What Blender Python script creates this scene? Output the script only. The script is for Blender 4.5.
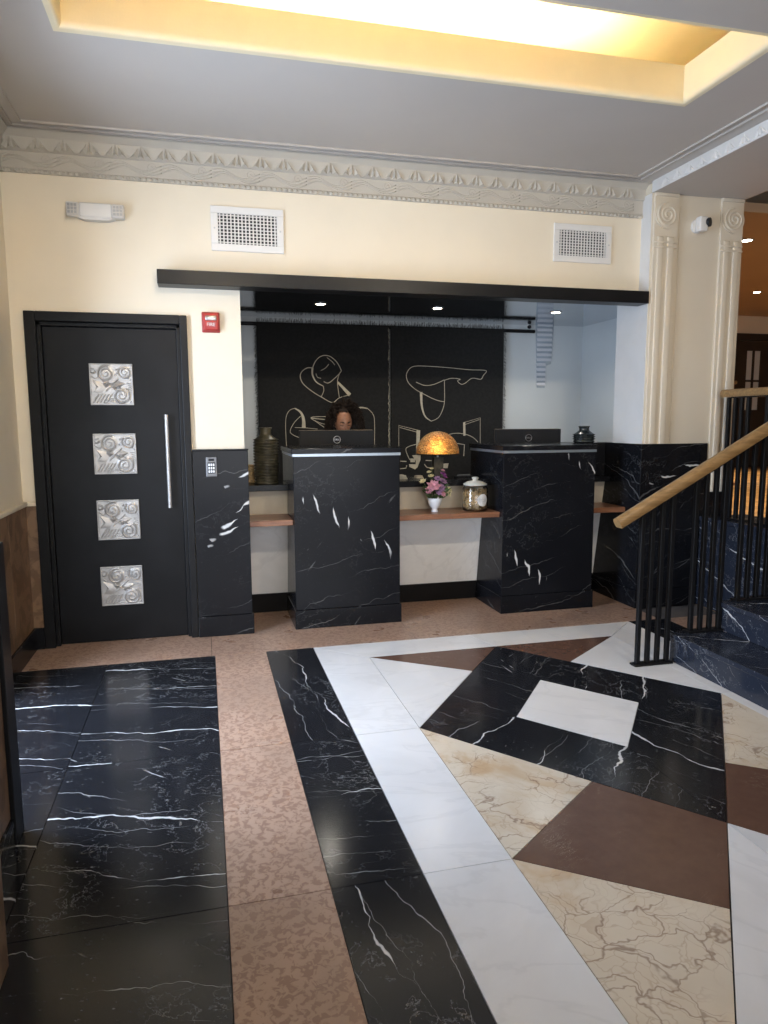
import bpy, bmesh, math, random
from mathutils import Vector, Matrix, noise
random.seed(7)
for o in list(bpy.data.objects): bpy.data.objects.remove(o)
scene = bpy.context.scene
C = scene.collection
PI = math.pi

# ------------------------------------------------------------------ camera
YAW, PITCH, ROLL, FPX, CAMH = 0.2480056, -0.1276858, -0.0047785, 706.353, 1.45
def cam_axes():
    cy, sy, cp, sp = math.cos(YAW), math.sin(YAW), math.cos(PITCH), math.sin(PITCH)
    f = Vector((sy*cp, cy*cp, sp)); r = Vector((cy, -sy, 0)); u = r.cross(f)
    cr, sr = math.cos(ROLL), math.sin(ROLL)
    return cr*r+sr*u, -sr*r+cr*u, f
AR, AU, AF = cam_axes()
cd = bpy.data.cameras.new('camera'); cam = bpy.data.objects.new('camera', cd); C.objects.link(cam)
cd.sensor_fit = 'HORIZONTAL'; cd.sensor_width = 36; cd.lens = FPX/768*36; cd.clip_start = .05; cd.clip_end = 100
m = Matrix((AR, AU, -AF)).transposed().to_4x4(); m.translation = (0, 0, CAMH); cam.matrix_world = m
scene.camera = cam
def on_y(u, v, y):                       # where the ray through a photo pixel meets the plane y = const
    d = AF+AR*(u-384)/FPX-AU*(v-512)/FPX
    return Vector((0, 0, CAMH))+d*(y/d.y)

# ------------------------------------------------------------------ world, lights, exposure
w = bpy.data.worlds.new('daylight'); scene.world = w; w.use_nodes = True
w.node_tree.nodes['Background'].inputs[0].default_value = (.62, .76, 1, 1)
w.node_tree.nodes['Background'].inputs[1].default_value = 1.2
vs = scene.view_settings
vs.view_transform = 'Standard'; vs.look = 'None'; vs.gamma = 1; vs.use_curve_mapping = False
vs.exposure = 0.58
def area(name, loc, target, sx, sy, power, col):
    l = bpy.data.lights.new(name, 'AREA'); l.shape = 'RECTANGLE'; l.size = sx; l.size_y = sy; l.energy = power; l.color = col
    o = bpy.data.objects.new(name, l); C.objects.link(o); o.location = loc
    o.rotation_euler = (Vector(target)-Vector(loc)).to_track_quat('-Z', 'Y').to_euler(); return o
area('rear_fill_light', (1.0, -3.5, 1.55), (1.0, 4, 1.45), 4.0, 2.7, 85, (1, .96, .9))  # added fill light behind the camera, outside an invented opening
area('side_door_daylight', (-1.75, 3.3, 1.45), (3.2, 3.5, .9), 1.3, 2.3, 165, (.64, .78, 1))
def spot(name, loc, power, col, size=2.2, blend=.8, target=None, r=.05):
    l = bpy.data.lights.new(name, 'SPOT'); l.energy = power; l.color = col; l.spot_size = size; l.spot_blend = blend; l.shadow_soft_size = r
    o = bpy.data.objects.new(name, l); C.objects.link(o); o.location = loc
    if target: o.rotation_euler = (Vector(target)-Vector(loc)).to_track_quat('-Z', 'Y').to_euler()
    return o

# ------------------------------------------------------------------ materials
class NT:
    def __init__(s, name):
        s.mat = bpy.data.materials.new(name); s.mat.use_nodes = True
        s.t = s.mat.node_tree; s.N = s.t.nodes; s.b = s.N['Principled BSDF']
    def add(s, typ, **kw):
        n = s.N.new(typ)
        for k, v in kw.items(): setattr(n, k, v)
        return n
    def put(s, inp, v):
        if isinstance(v, bpy.types.NodeSocket): s.t.links.new(v, inp)
        else: inp.default_value = v
    def m(s, op, a, b=0., c=0., clamp=False):
        n = s.add('ShaderNodeMath', operation=op); n.use_clamp = clamp
        for i, v in enumerate((a, b, c)): s.put(n.inputs[i], v)
        return n.outputs[0]
    def sm(s, v, lo, hi):
        n = s.add('ShaderNodeMapRange', interpolation_type='SMOOTHSTEP'); s.put(n.inputs[0], v); s.put(n.inputs[1], lo); s.put(n.inputs[2], hi)
        return n.outputs[0]
    def pos(s): return s.add('ShaderNodeNewGeometry').outputs['Position']
    def sep(s, v):
        n = s.add('ShaderNodeSeparateXYZ'); s.put(n.inputs[0], v); return n.outputs
    def comb(s, x, y, z):
        n = s.add('ShaderNodeCombineXYZ')
        for i, v in enumerate((x, y, z)): s.put(n.inputs[i], v)
        return n.outputs[0]
    def vm(s, op, a, b=(0, 0, 0)):
        n = s.add('ShaderNodeVectorMath', operation=op); s.put(n.inputs[0], a); s.put(n.inputs[1], b); return n.outputs[0]
    def noise(s, v, scale=5., detail=3., rough=.5, dist=0.):
        n = s.add('ShaderNodeTexNoise'); s.put(n.inputs['Vector'], v)
        for k, x in (('Scale', scale), ('Detail', detail), ('Roughness', rough), ('Distortion', dist)): s.put(n.inputs[k], x)
        return n.outputs[0]
    def mix(s, f, a, b):
        n = s.add('ShaderNodeMix', data_type='RGBA'); s.put(n.inputs[0], f)
        s.put(n.inputs[6], a if isinstance(a, bpy.types.NodeSocket) else (*a, 1)); s.put(n.inputs[7], b if isinstance(b, bpy.types.NodeSocket) else (*b, 1))
        return n.outputs[2]
    def done(s, col, rough=.5, metal=0., bump=None, bs=.2, bd=.01, **kw):
        s.put(s.b.inputs['Base Color'], col if isinstance(col, bpy.types.NodeSocket) else (*col, 1))
        s.put(s.b.inputs['Roughness'], rough); s.put(s.b.inputs['Metallic'], metal)
        for k, v in kw.items(): s.put(s.b.inputs[k.replace('_', ' ')], v)
        if bump is not None:
            n = s.add('ShaderNodeBump'); s.put(n.inputs['Height'], bump); n.inputs['Strength'].default_value = bs; n.inputs['Distance'].default_value = bd
            s.t.links.new(n.outputs[0], s.b.inputs['Normal'])
        return s.mat
def plain(name, col, rough=.5, metal=0., var=.08, scale=8., **kw):
    n = NT(name); f = n.noise(n.pos(), scale, 4)
    c2 = tuple(max(0, c*(1-var*2)) for c in col)
    return n.done(n.mix(n.sm(f, .3, .7), c2, col), rough, metal, bump=n.noise(n.pos(), scale*14, 2), bs=kw.pop('bs', .04), **kw)
def per_object(n):                       # position shifted and turned per slab
    r = n.add('ShaderNodeObjectInfo').outputs['Random']
    a = n.add('ShaderNodeAttribute', attribute_type='OBJECT', attribute_name='vein').outputs['Fac']
    vr = n.add('ShaderNodeVectorRotate', rotation_type='Z_AXIS'); n.put(vr.inputs['Vector'], n.pos()); n.put(vr.inputs['Angle'], a)
    return n.vm('ADD', vr.outputs[0], n.comb(n.m('MULTIPLY', r, 37.), n.m('MULTIPLY', r, 91.), n.m('MULTIPLY', r, 13.))), r
def black_marble(name, floor=False, streaks=(), axis=0, amount=1., rough=.16, base=(.0055, .0057, .007), big_=.95, spec=.5):
    """streaks: (u0,v0,u1,v1,width,period,slant) on the face, u = x or y (axis), v = z"""
    n = NT(name); p0 = n.pos()
    if floor: p, r = per_object(n)
    else:
        vr = n.add('ShaderNodeVectorRotate', rotation_type='EULER_XYZ'); n.put(vr.inputs['Vector'], p0); vr.inputs['Rotation'].default_value = (1.3, .5, .3); p = vr.outputs[0]
    def lines(freq, warp, thin, keep, seed):
        ps = n.vm('ADD', p, (seed, seed*1.7, seed*.6)); x3 = n.sep(ps)
        q = n.m('ADD', n.m('MULTIPLY', x3[1], freq), n.m('MULTIPLY', n.noise(n.vm('MULTIPLY', ps, (1.1, .8, .8)), 1.6, 5, .55), warp))
        cell = n.m('FLOOR', q); fr = n.m('ABSOLUTE', n.m('SUBTRACT', n.m('FRACT', q), .5))
        wn = n.add('ShaderNodeTexWhiteNoise', noise_dimensions='1D'); n.put(wn.inputs['W'], n.m('ADD', cell, seed*3.1))
        along = n.noise(n.comb(n.m('MULTIPLY', x3[0], 1.), n.m('MULTIPLY', cell, 7.3), n.m('MULTIPLY', x3[2], 1.)), 2.2, 4, .6)
        wd = n.m('MULTIPLY', n.sm(along, keep, keep+.22), thin*freq)
        return n.m('MULTIPLY', n.sm(fr, n.m('ADD', wd, .0005), n.m('MULTIPLY', wd, .3)), n.m('LESS_THAN', wn.outputs[0], .75))
    big = lines(3.4, 1.0, .0085, .43, 1.3)
    fine = lines(9., 2.6, .0028, .46, 4.1)
    obl = n.vm('MULTIPLY', p, (1, 1, 1)); vr2 = n.add('ShaderNodeVectorRotate', rotation_type='Z_AXIS'); n.put(vr2.inputs['Vector'], p); vr2.inputs['Angle'].default_value = .55
    sh = n.noise(n.vm('MULTIPLY', vr2.outputs[0], (2.2, 17., 7.)), 1.6, 4, .62)
    dash = n.m('MULTIPLY', n.sm(sh, .66, .74), n.sm(n.noise(n.vm('MULTIPLY', p, (.8, 1.5, 1)), 1.9, 2), .5, .62))
    v3 = n.m('ABSOLUTE', n.m('SUBTRACT', n.noise(n.vm('MULTIPLY', p, (2.2, 2.6, 2.)), 3.0, 6, .62, .3), .52))
    hair = n.m('MULTIPLY', n.sm(v3, .008, 0.), n.sm(n.noise(p, 1.9, 2), .46, .62))
    spk = n.m('MULTIPLY', n.sm(n.noise(n.vm('MULTIPLY', p, (22, 40, 30)), 2.2, 3, .6), .64, .76), n.sm(n.noise(p, 2.6, 2), .42, .62))
    tot = n.m('MULTIPLY', n.m('ADD', n.m('ADD', n.m('MULTIPLY', big, big_), n.m('MULTIPLY', dash, .55)), n.m('ADD', n.m('MULTIPLY', fine, .42), n.m('ADD', n.m('MULTIPLY', hair, .2), n.m('MULTIPLY', spk, .26)))), amount)
    if streaks:
        s3 = n.sep(p0); u, v = s3[axis], s3[2]
        wob = n.m('MULTIPLY', n.m('SUBTRACT', n.noise(p0, 9., 4), .5), .05)
        for (u0, v0, u1, v1_, wd, per, sl) in streaks:
            L = math.hypot(u1-u0, v1_-v0); dx, dz = (u1-u0)/L, (v1_-v0)/L
            du, dv = n.m('SUBTRACT', u, u0), n.m('SUBTRACT', v, v0)
            t = n.m('ADD', n.m('MULTIPLY', du, dx), n.m('MULTIPLY', dv, dz))
            d = n.m('ADD', n.m('ADD', n.m('MULTIPLY', du, -dz), n.m('MULTIPLY', dv, dx)), wob)
            ph = n.m('SUBTRACT', n.m('FRACT', n.m('ADD', n.m('DIVIDE', t, per), n.m('MULTIPLY', n.noise(n.comb(t, 3.7, 1.1), 5., 3), 1.6))), .5)
            d2 = n.m('ABSOLUTE', n.m('ADD', d, n.m('MULTIPLY', ph, sl*per)))
            wdt = n.m('MULTIPLY', n.sm(n.m('ABSOLUTE', ph), .46, .1), wd)
            gate = n.m('MULTIPLY', n.m('GREATER_THAN', t, 0.), n.m('LESS_THAN', t, L))
            gate = n.m('MULTIPLY', gate, n.sm(n.noise(n.comb(t, .3, 5.), 6., 2), .36, .46))
            tot = n.m('ADD', tot, n.m('MULTIPLY', n.sm(d2, wdt, n.m('MULTIPLY', wdt, .3)), gate))
    tot = n.m('MINIMUM', tot, 1.)
    cl = n.noise(p, 2., 3)
    basec = n.mix(cl, base, tuple(c*1.9 for c in base))
    return n.done(n.mix(tot, basec, (.62, .61, .6)), n.m('ADD', rough, n.m('MULTIPLY', n.noise(p0, 3., 3), .08)), Specular_IOR_Level=spec)
def white_marble(name, col=(.70, .69, .69), rough=.2, floor=True):
    n = NT(name)
    if floor: p, r = per_object(n)
    else: p = n.pos(); r = 0.5
    cl = n.sm(n.noise(p, 1.8, 5, .6, .6), .35, .7)
    v = n.m('MULTIPLY', n.sm(n.m('ABSOLUTE', n.m('SUBTRACT', n.noise(n.vm('MULTIPLY', p, (1, 2.4, 1.4)), 1.6, 5, .55, .7), .5)), .03, 0.), .16)
    c = n.mix(cl, tuple(k*.88 for k in col), col)
    c = n.mix(n.m('MULTIPLY', r, .3), c, (col[0], col[1]*.95, col[2]*.87)) if floor else c
    c = n.mix(v, c, (.46, .45, .45))
    return n.done(c, rough)
def brown_marble(name, a=(.20, .115, .07), b=(.32, .21, .14), scale=13., rough=.24, floor=True):
    n = NT(name)
    if floor: p, r = per_object(n)
    else: p = n.pos()
    f = n.m('ADD', n.m('MULTIPLY', n.sm(n.noise(p, scale, 3, .55, .9), .38, .6), .75), n.m('MULTIPLY', n.noise(p, scale*3, 3), .4))
    c = n.mix(n.sm(f, .3, .75), a, b)
    c = n.mix(n.m('MULTIPLY', n.sm(n.noise(p, 2.2, 3), .4, .7), .45), c, tuple(x*.62 for x in b))
    return n.done(c, n.m('ADD', rough, n.m('MULTIPLY', n.noise(p, 5., 3), .1)))
def plain_brown(name):
    n = NT(name); p, r = per_object(n)
    c = n.mix(n.noise(p, 18., 5, .65), (.10, .05, .034), (.145, .078, .054))
    sp = n.m('MULTIPLY', n.sm(n.m('ABSOLUTE', n.m('SUBTRACT', n.noise(n.vm('MULTIPLY', p, (3, 9, 3)), 2.5, 6, .7, .4), .5)), .006, 0.), n.sm(n.noise(p, 4., 2), .54, .66))
    return n.done(n.mix(n.m('MULTIPLY', sp, .6), c, (.4, .3, .24)), .24)
def beige_marble(name):
    n = NT(name); p, r = per_object(n)
    wv = n.vm('ADD', p, n.vm('MULTIPLY', n.comb(n.noise(p, 5., 4), n.noise(n.vm('ADD', p, (7, 2, 1)), 5., 4), .5), (.34, .34, .34)))
    vo = n.add('ShaderNodeTexVoronoi', feature='DISTANCE_TO_EDGE'); n.put(vo.inputs['Vector'], n.vm('MULTIPLY', wv, (1, 1.5, 1))); vo.inputs['Scale'].default_value = 6.5
    g = n.sm(n.noise(p, 3.2, 3), .4, .62)
    ln = n.m('MULTIPLY', n.sm(vo.outputs[0], n.m('ADD', .012, n.m('MULTIPLY', g, .03)), 0.), n.m('ADD', .10, n.m('MULTIPLY', g, .5)))
    vo2 = n.add('ShaderNodeTexVoronoi', feature='DISTANCE_TO_EDGE'); n.put(vo2.inputs['Vector'], wv); vo2.inputs['Scale'].default_value = 17.
    l2 = n.m('MULTIPLY', n.sm(vo2.outputs[0], .06, 0.), n.m('MULTIPLY', g, .3))
    blot = n.sm(n.noise(n.vm('ADD', p, (3, 1, 8)), 2.6, 4, .6, .6), .5, .72)
    c = n.mix(n.noise(p, 7., 4), (.60, .50, .38), (.72, .64, .52))
    c = n.mix(n.m('MULTIPLY', blot, .75), c, (.50, .32, .16))
    c = n.mix(l2, c, (.33, .19, .10)); c = n.mix(ln, c, (.17, .075, .04))
    return n.done(c, .2)
def wood(name, a, b, rough=.35, axis=0):
    n = NT(name); sc = [14, 14, 14]; sc[axis] = 1.2
    f = n.noise(n.vm('MULTIPLY', n.pos(), tuple(sc)), 3., 5, .6, .8)
    return n.done(n.mix(n.sm(f, .3, .7), a, b), rough, bump=f, bs=.06)
M = {}
M['blk_floor'] = black_marble('black_floor_marble', True, rough=.13, base=(.0075, .0078, .0095))
M['blk'] = black_marble('black_marble', amount=.4, big_=.3, spec=.16)
M['blk_blue'] = black_marble('black_stair_marble', amount=1.3, big_=.6, base=(.012, .0145, .022))
M['blk_ped1'] = black_marble('black_marble_streaked_pedestal', amount=.3, big_=.0, spec=.16, streaks=[(.56, 1.0, 1.36, .46, .013, .125, .9)])
M['blk_ped2'] = black_marble('black_marble_spotted_pedestal', amount=.35, big_=.0, spec=.16, streaks=[(2.1, .54, 2.5, .22, .014, .11, .9), (2.66, 1.2, 2.92, 1.04, .008, .14, .6)])
M['blk_pillar'] = black_marble('black_marble_streaked_panel', amount=.3, big_=.0, spec=.16, streaks=[(.02, .66, .36, .98, .016, .19, .25), (.12, 1.02, .34, 1.14, .013, .3, .1), (.0, .62, .2, .78, .012, .2, .3)])
M['blk_pier'] = black_marble('black_marble_pier_wainscot', amount=.5, big_=.2, spec=.4, streaks=[(3.28, .98, 3.72, 1.12, .009, .2, .4)])
M['white_floor'] = white_marble('white_floor_marble', (.76, .745, .74), .2)
M['white_panel'] = white_marble('white_panel_marble', (.84, .83, .82), .3, floor=False)
M['brown_floor'] = brown_marble('mottled_brown_floor_marble', (.29, .172, .122), (.43, .285, .205), 40.)
M['brown_wall'] = brown_marble('brown_wall_marble', (.13, .072, .038), (.22, .13, .072), 7., .35, floor=False)
M['plain_brown'] = plain_brown('plain_brown_floor_marble')
M['beige'] = beige_marble('beige_veined_floor_marble')
M['grout'] = plain('grout', (.10, .09, .085), .8)
M['cream'] = plain('cream_wall_paint', (.80, .71, .56), .6, var=.02, scale=3)
M['cream_pier'] = plain('cream_pier_paint', (.70, .62, .495), .5, var=.02, scale=3)
M['plaster'] = plain('daylit_side_paint', (.68, .665, .64), .5, var=.02)  # whiter tone, daylight on left-facing pier and beam sides put into the colour
M['cornice'] = plain('cornice_paint', (.51, .47, .405), .55, var=.02)
M['ceil'] = plain('taupe_ceiling_paint', (.52, .475, .43), .55, var=.02, scale=2)
M['tray'] = plain('tray_paint', (.82, .71, .48), .6, var=.02)
M['blackpaint'] = plain('black_lacquer', (.010, .010, .011), .34, var=.1, Specular_IOR_Level=.2)
M['doorblack'] = plain('black_door_veneer', (.0095, .0095, .011), .38, var=.25, scale=3, Specular_IOR_Level=.2)
M['blackmetal'] = plain('black_metal', (.005, .005, .006), .45, var=.1, Specular_IOR_Level=.25)
M['silver'] = plain('cast_pewter', (.56, .54, .52), .42, .55, var=.1, scale=20)
M['greymetal'] = plain('grey_metal', (.22, .22, .23), .4, .5)
M['steel'] = plain('brushed_steel', (.55, .56, .58), .28, 1., var=.05)
M['steelband'] = plain('polished_steel_band', (.40, .46, .52), .3, .7, var=.05)
M['white'] = plain('white_enamel', (.74, .72, .69), .4, var=.02)
M['ventdark'] = plain('dark_duct', (.03, .03, .032), .7)
M['pale'] = plain('pale_blue_grey_paint', (.60, .635, .645), .35, var=.02, scale=2)
M['blindgap'] = plain('dim_blind_gap', (.40, .46, .52), .5)
M['beigepanel'] = plain('beige_panel', (.62, .55, .44), .45, var=.05)
M['mirror'] = plain('polished_soffit', (.55, .58, .62), .07, 1., var=.02, bs=0.)
M['textile'] = plain('black_textile', (.008, .0078, .0075), .85, var=.3, scale=40)
M['fringe'] = plain('black_fringe', (.02, .02, .018), .9, var=.3, scale=40)
M['creamline'] = plain('cream_applique', (.58, .53, .41), .8, var=.1, scale=30)
M['rail'] = wood('golden_oak_rail', (.19, .108, .042), (.30, .18, .075), .33)
M['shelf'] = wood('reddish_shelf_wood', (.17, .07, .035), (.30, .135, .07), .3)
M['red'] = plain('red_plastic', (.42, .03, .025), .35)
M['greyprint'] = plain('grey_print', (.35, .35, .36), .5)
M['plastic'] = plain('dark_grey_plastic', (.018, .019, .022), .5, Specular_IOR_Level=.2)
M['plasticlite'] = plain('light_bezel_plastic', (.35, .28, .2), .4)
M['vase'] = plain('dark_ribbed_ceramic', (.085, .074, .046), .3, var=.3, scale=20)
M['vase2'] = plain('dark_slate_ceramic', (.025, .032, .034), .22, var=.3, scale=20)
M['porcelain'] = plain('white_porcelain', (.72, .74, .78), .2, var=.02)
M['green'] = plain('leaf_green', (.09, .15, .05), .5, var=.3, scale=30)
M['pink'] = plain('pink_petal', (.66, .30, .36), .6, var=.2, scale=40)
M['mauve'] = plain('mauve_petal', (.40, .22, .38), .6, var=.2, scale=40)
M['purple'] = plain('purple_petal', (.30, .04, .26), .6, var=.2, scale=40)
M['ivory'] = plain('ivory_petal', (.75, .68, .42), .6, var=.1, scale=40)
M['nut'] = plain('toasted_nut', (.62, .42, .19), .5, var=.3, scale=60)
M['carpet'] = plain('golden_carpet', (.36, .20, .07), .8, var=.3, scale=6)
M['hallceil'] = plain('brown_hall_ceiling', (.52, .36, .23), .6, var=.05, scale=1)
M['hallwall'] = plain('tan_hall_wall', (.55, .42, .26), .6, var=.05)
M['darkwood'] = plain('dark_door_wood', (.03, .022, .018), .4)
M['skin'] = plain('brown_skin', (.34, .16, .09), .5, var=.12, scale=25, Subsurface_Weight=.05)
M['lip'] = plain('lip', (.26, .07, .06), .4)
M['hair'] = plain('dark_curly_hair', (.026, .017, .012), .75, var=.3, scale=50, Specular_IOR_Level=.15)
M['cloth'] = plain('black_blouse', (.015, .015, .018), .8)
M['eye'] = plain('eye', (.6, .57, .53), .2)
def glass(name, col=(1, 1, 1), rough=.02):
    n = NT(name); f = n.noise(n.pos(), 3., 2)
    return n.done(n.mix(f, col, tuple(c*.97 for c in col)), rough, Transmission_Weight=1., IOR=1.45)
M['glass'] = glass('clear_glass')
n_ = NT('frosted_glass'); M['frosted'] = n_.done(n_.mix(n_.noise(n_.pos(), 20., 2), (.72, .70, .62), (.8, .78, .7)), .25, Transmission_Weight=.45)
def emit(name, col, s):
    n = NT(name); f = n.noise(n.pos(), 4., 2)
    n.put(n.b.inputs['Emission Color'], n.mix(f, col, tuple(c*.95 for c in col))); n.b.inputs['Emission Strength'].default_value = s
    return n.done(col, .5)
M['led'] = emit('warm_led_strip', (1, .83, .52), 150)
M['bulb'] = emit('downlight_lens', (1, .90, .72), 14)
M['bulb_amber'] = emit('amber_bulb', (1, .60, .2), 9)
M['screen'] = emit('lit_screen', (.85, .9, 1), 1.0)
def shade_mat():
    n = NT('amber_mosaic_glass'); p = n.pos()
    vo = n.add('ShaderNodeTexVoronoi', feature='F1'); n.put(vo.inputs['Vector'], n.vm('MULTIPLY', p, (1, 1, 1.6))); vo.inputs['Scale'].default_value = 46
    ve = n.add('ShaderNodeTexVoronoi', feature='DISTANCE_TO_EDGE'); n.put(ve.inputs['Vector'], n.vm('MULTIPLY', p, (1, 1, 1.6))); ve.inputs['Scale'].default_value = 46
    k = n.sep(vo.outputs['Color'])
    c = n.mix(k[0], (.45, .22, .05), (.88, .62, .22)); c = n.mix(n.sm(ve.outputs[0], .08, .02), c, (.03, .02, .01))
    return n.done(c, .6, Transmission_Weight=.55, Subsurface_Weight=.0)
M['shade'] = shade_mat()

# ------------------------------------------------------------------ geometry helpers
def box(bm, x0, x1, y0, y1, z0, z1, bev=0., seg=2):
    r = bmesh.ops.create_cube(bm, size=1, matrix=Matrix.Translation(((x0+x1)/2, (y0+y1)/2, (z0+z1)/2)) @ Matrix.Diagonal((x1-x0, y1-y0, z1-z0, 1)))
    if bev:
        es = {e for v in r['verts'] for e in v.link_edges}
        bmesh.ops.bevel(bm, geom=list(es), offset=bev, segments=seg, affect='EDGES', profile=.5)
    return bm
def B(*a, **k): return box(bmesh.new(), *a, **k)
def prism(bm, poly, vec):                # poly: list of 3D points, extruded by vec
    n = len(poly); a = [bm.verts.new(p) for p in poly]; b = [bm.verts.new(Vector(p)+Vector(vec)) for p in poly]
    bm.faces.new(a); bm.faces.new(b[::-1])
    for i in range(n): bm.faces.new((a[i], b[i], b[(i+1) % n], a[(i+1) % n]))
    return bm
def tube(bm, pts, r, n=8, closed=False, flat=1.):
    pts = [Vector(p) for p in pts]; K = len(pts)
    if not hasattr(r, '__len__'): r = [r]*K
    rings = []; up = None
    for i, p in enumerate(pts):
        if closed: t = pts[(i+1) % K]-pts[i-1]
        else: t = pts[min(i+1, K-1)]-pts[max(i-1, 0)]
        t.normalize()
        if up is None: up = Vector((0, 0, 1)) if abs(t.z) < .9 else Vector((0, 1, 0))
        s = t.cross(up)
        if s.length < 1e-5: s = t.cross(Vector((1, .3, .1)))
        s.normalize(); up = s.cross(t).normalized()
        rings.append([bm.verts.new(p+(s*math.cos(2*PI*j/n)+up*math.sin(2*PI*j/n)*flat)*r[i]) for j in range(n)])
    for i in range(K if closed else K-1):
        a, b = rings[i], rings[(i+1) % K]
        for j in range(n): bm.faces.new((a[j], a[(j+1) % n], b[(j+1) % n], b[j]))
    if not closed: bm.faces.new(rings[0][::-1]); bm.faces.new(rings[-1])
    return bm
def lathe(bm, prof, c=(0, 0, 0), n=24):
    rings = []
    for r, z in prof: rings.append([bm.verts.new((c[0]+r*math.cos(2*PI*j/n), c[1]+r*math.sin(2*PI*j/n), c[2]+z)) for j in range(n)])
    for a, b in zip(rings, rings[1:]):
        for j in range(n): bm.faces.new((a[j], a[(j+1) % n], b[(j+1) % n], b[j]))
    bm.faces.new(rings[0][::-1]); bm.faces.new(rings[-1]); return bm
def disc(bm, c, r, axis, h, n=20):       # cylinder of height h along axis, starting at c
    q = Vector(axis).to_track_quat('Z', 'Y').to_matrix().to_4x4()
    bmesh.ops.create_cone(bm, cap_ends=True, segments=n, radius1=r, radius2=r, depth=h, matrix=Matrix.Translation(Vector(c)+Vector(axis).normalized()*h/2) @ q)
    return bm
def ball(bm, c, r, sub=2, scale=(1, 1, 1)):
    bmesh.ops.create_icosphere(bm, subdivisions=sub, radius=r, matrix=Matrix.Translation(c) @ Matrix.Diagonal((*scale, 1))); return bm
def spline(pts, k=6, closed=False):
    P = [Vector(p) for p in pts]; n = len(P); out = []
    for i in range(n if closed else n-1):
        g = lambda j: P[j % n] if closed else P[max(0, min(n-1, j))]
        a, b, c, d = g(i-1), g(i), g(i+1), g(i+2)
        for s in range(k):
            t = s/k; out.append(.5*((2*b)+(c-a)*t+(2*a-5*b+4*c-d)*t*t+(3*b-a-3*c+d)*t**3))
    if not closed: out.append(P[-1])
    return out
def mesh_of(bm, mats, smooth=False, name='mesh'):
    bmesh.ops.recalc_face_normals(bm, faces=bm.faces[:])
    me = bpy.data.meshes.new(name); bm.to_mesh(me); bm.free()
    for mt in (mats if isinstance(mats, (list, tuple)) else [mats]): me.materials.append(M[mt] if isinstance(mt, str) else mt)
    if smooth:
        for p in me.polygons: p.use_smooth = True
        if smooth != True: me.set_sharp_from_angle(angle=smooth)
    return me
def put(name, me, parent=None, loc=(0, 0, 0), rot=(0, 0, 0), world=False):
    o = bpy.data.objects.new(name, me); C.objects.link(o); o.location = loc; o.rotation_euler = rot
    if parent is not None:
        o.parent = parent
        if world: o.matrix_parent_inverse = parent_world(parent).inverted()
    return o
def parent_world(p):
    m = Matrix.LocRotScale(p.location, p.rotation_euler, p.scale)
    if p.parent is not None: m = parent_world(p.parent) @ p.matrix_parent_inverse @ m
    return m
def part(name, bm, mat, parent, smooth=False):      # a part modelled in world coordinates
    return put(name, mesh_of(bm, mat, smooth, name), parent, world=True)
def tag(o, label, cat=None, group=None, kind=None):
    o['label'] = label
    if cat: o['category'] = cat
    if group: o['group'] = group
    if kind: o['kind'] = kind
    return o
def thing(name, label, cat, loc, group=None, kind=None):
    o = bpy.data.objects.new(name, None); C.objects.link(o); o.location = loc; o.empty_display_size = .1
    return tag(o, label, cat, group, kind)
def struct(name, bm, mat, label, smooth=False):
    return tag(put(name, mesh_of(bm, mat, smooth, name)), label, None, None, 'structure')
S35 = math.radians(35)
def text_mesh(s, size, mat, depth=.0006):
    cu = bpy.data.curves.new('t', 'FONT'); cu.body = s; cu.size = size; cu.extrude = depth; cu.align_x = 'CENTER'; cu.align_y = 'CENTER'
    o = bpy.data.objects.new('t', cu); C.objects.link(o)
    bpy.context.view_layer.update()
    me = bpy.data.meshes.new_from_object(o.evaluated_get(bpy.context.evaluated_depsgraph_get()))
    bpy.data.objects.remove(o); me.materials.clear(); me.materials.append(M[mat]); return me
FACE_CAM = (PI/2, 0, 0)                  # text facing -y

# ------------------------------------------------------------------ dimensions (metres, read from the photograph)
WY = 4.85; CZ = 3.17; LX = -1.12; PX0, PX1, PY = 3.22, 4.0, 4.73; SOF = 2.40; BY = 6.68; LZ = .70
BACK = -3.2

# ================================================================== FLOOR
floor = struct('floor', B(LX-.1, 3.76, BACK, 5.45, -.12, -.012), 'grout', 'polished marble lobby floor with geometric inlay')
def tile(poly, mat, vein=0.):
    c = sum((Vector((x, y)) for x, y in poly), Vector((0, 0)))/len(poly)
    g = .0016; out = []; n = len(poly)
    for i in range(n):                    # inset each corner by the joint
        p0, p1, p2 = Vector(poly[i-1]), Vector(poly[i]), Vector(poly[(i+1) % n])
        e1 = (p1-p0).normalized(); e2 = (p2-p1).normalized(); n1 = Vector((-e1.y, e1.x)); n2 = Vector((-e2.y, e2.x))
        if n1.dot(c-p1) < 0: n1 = -n1
        if n2.dot(c-p1) < 0: n2 = -n2
        k = n1+n2; k = k/max(.25, k.dot(n1)); q = p1+k*g; out.append((q.x, q.y, -.014))
    o = part('tile', prism(bmesh.new(), out, (0, 0, .014)), mat, floor); o['vein'] = float(vein); return o
def rect(x0, x1, y0, y1, mat, vein=0.): return tile([(x0, y0), (x1, y0), (x1, y1), (x0, y1)], mat, vein)
YT = 4.40; cx, hw = 1.79, .843; XL, XR = cx-hw, cx+hw
rows = [YT, 3.07, 2.02, .97, -.08, -1.13, -2.18, BACK]
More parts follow.
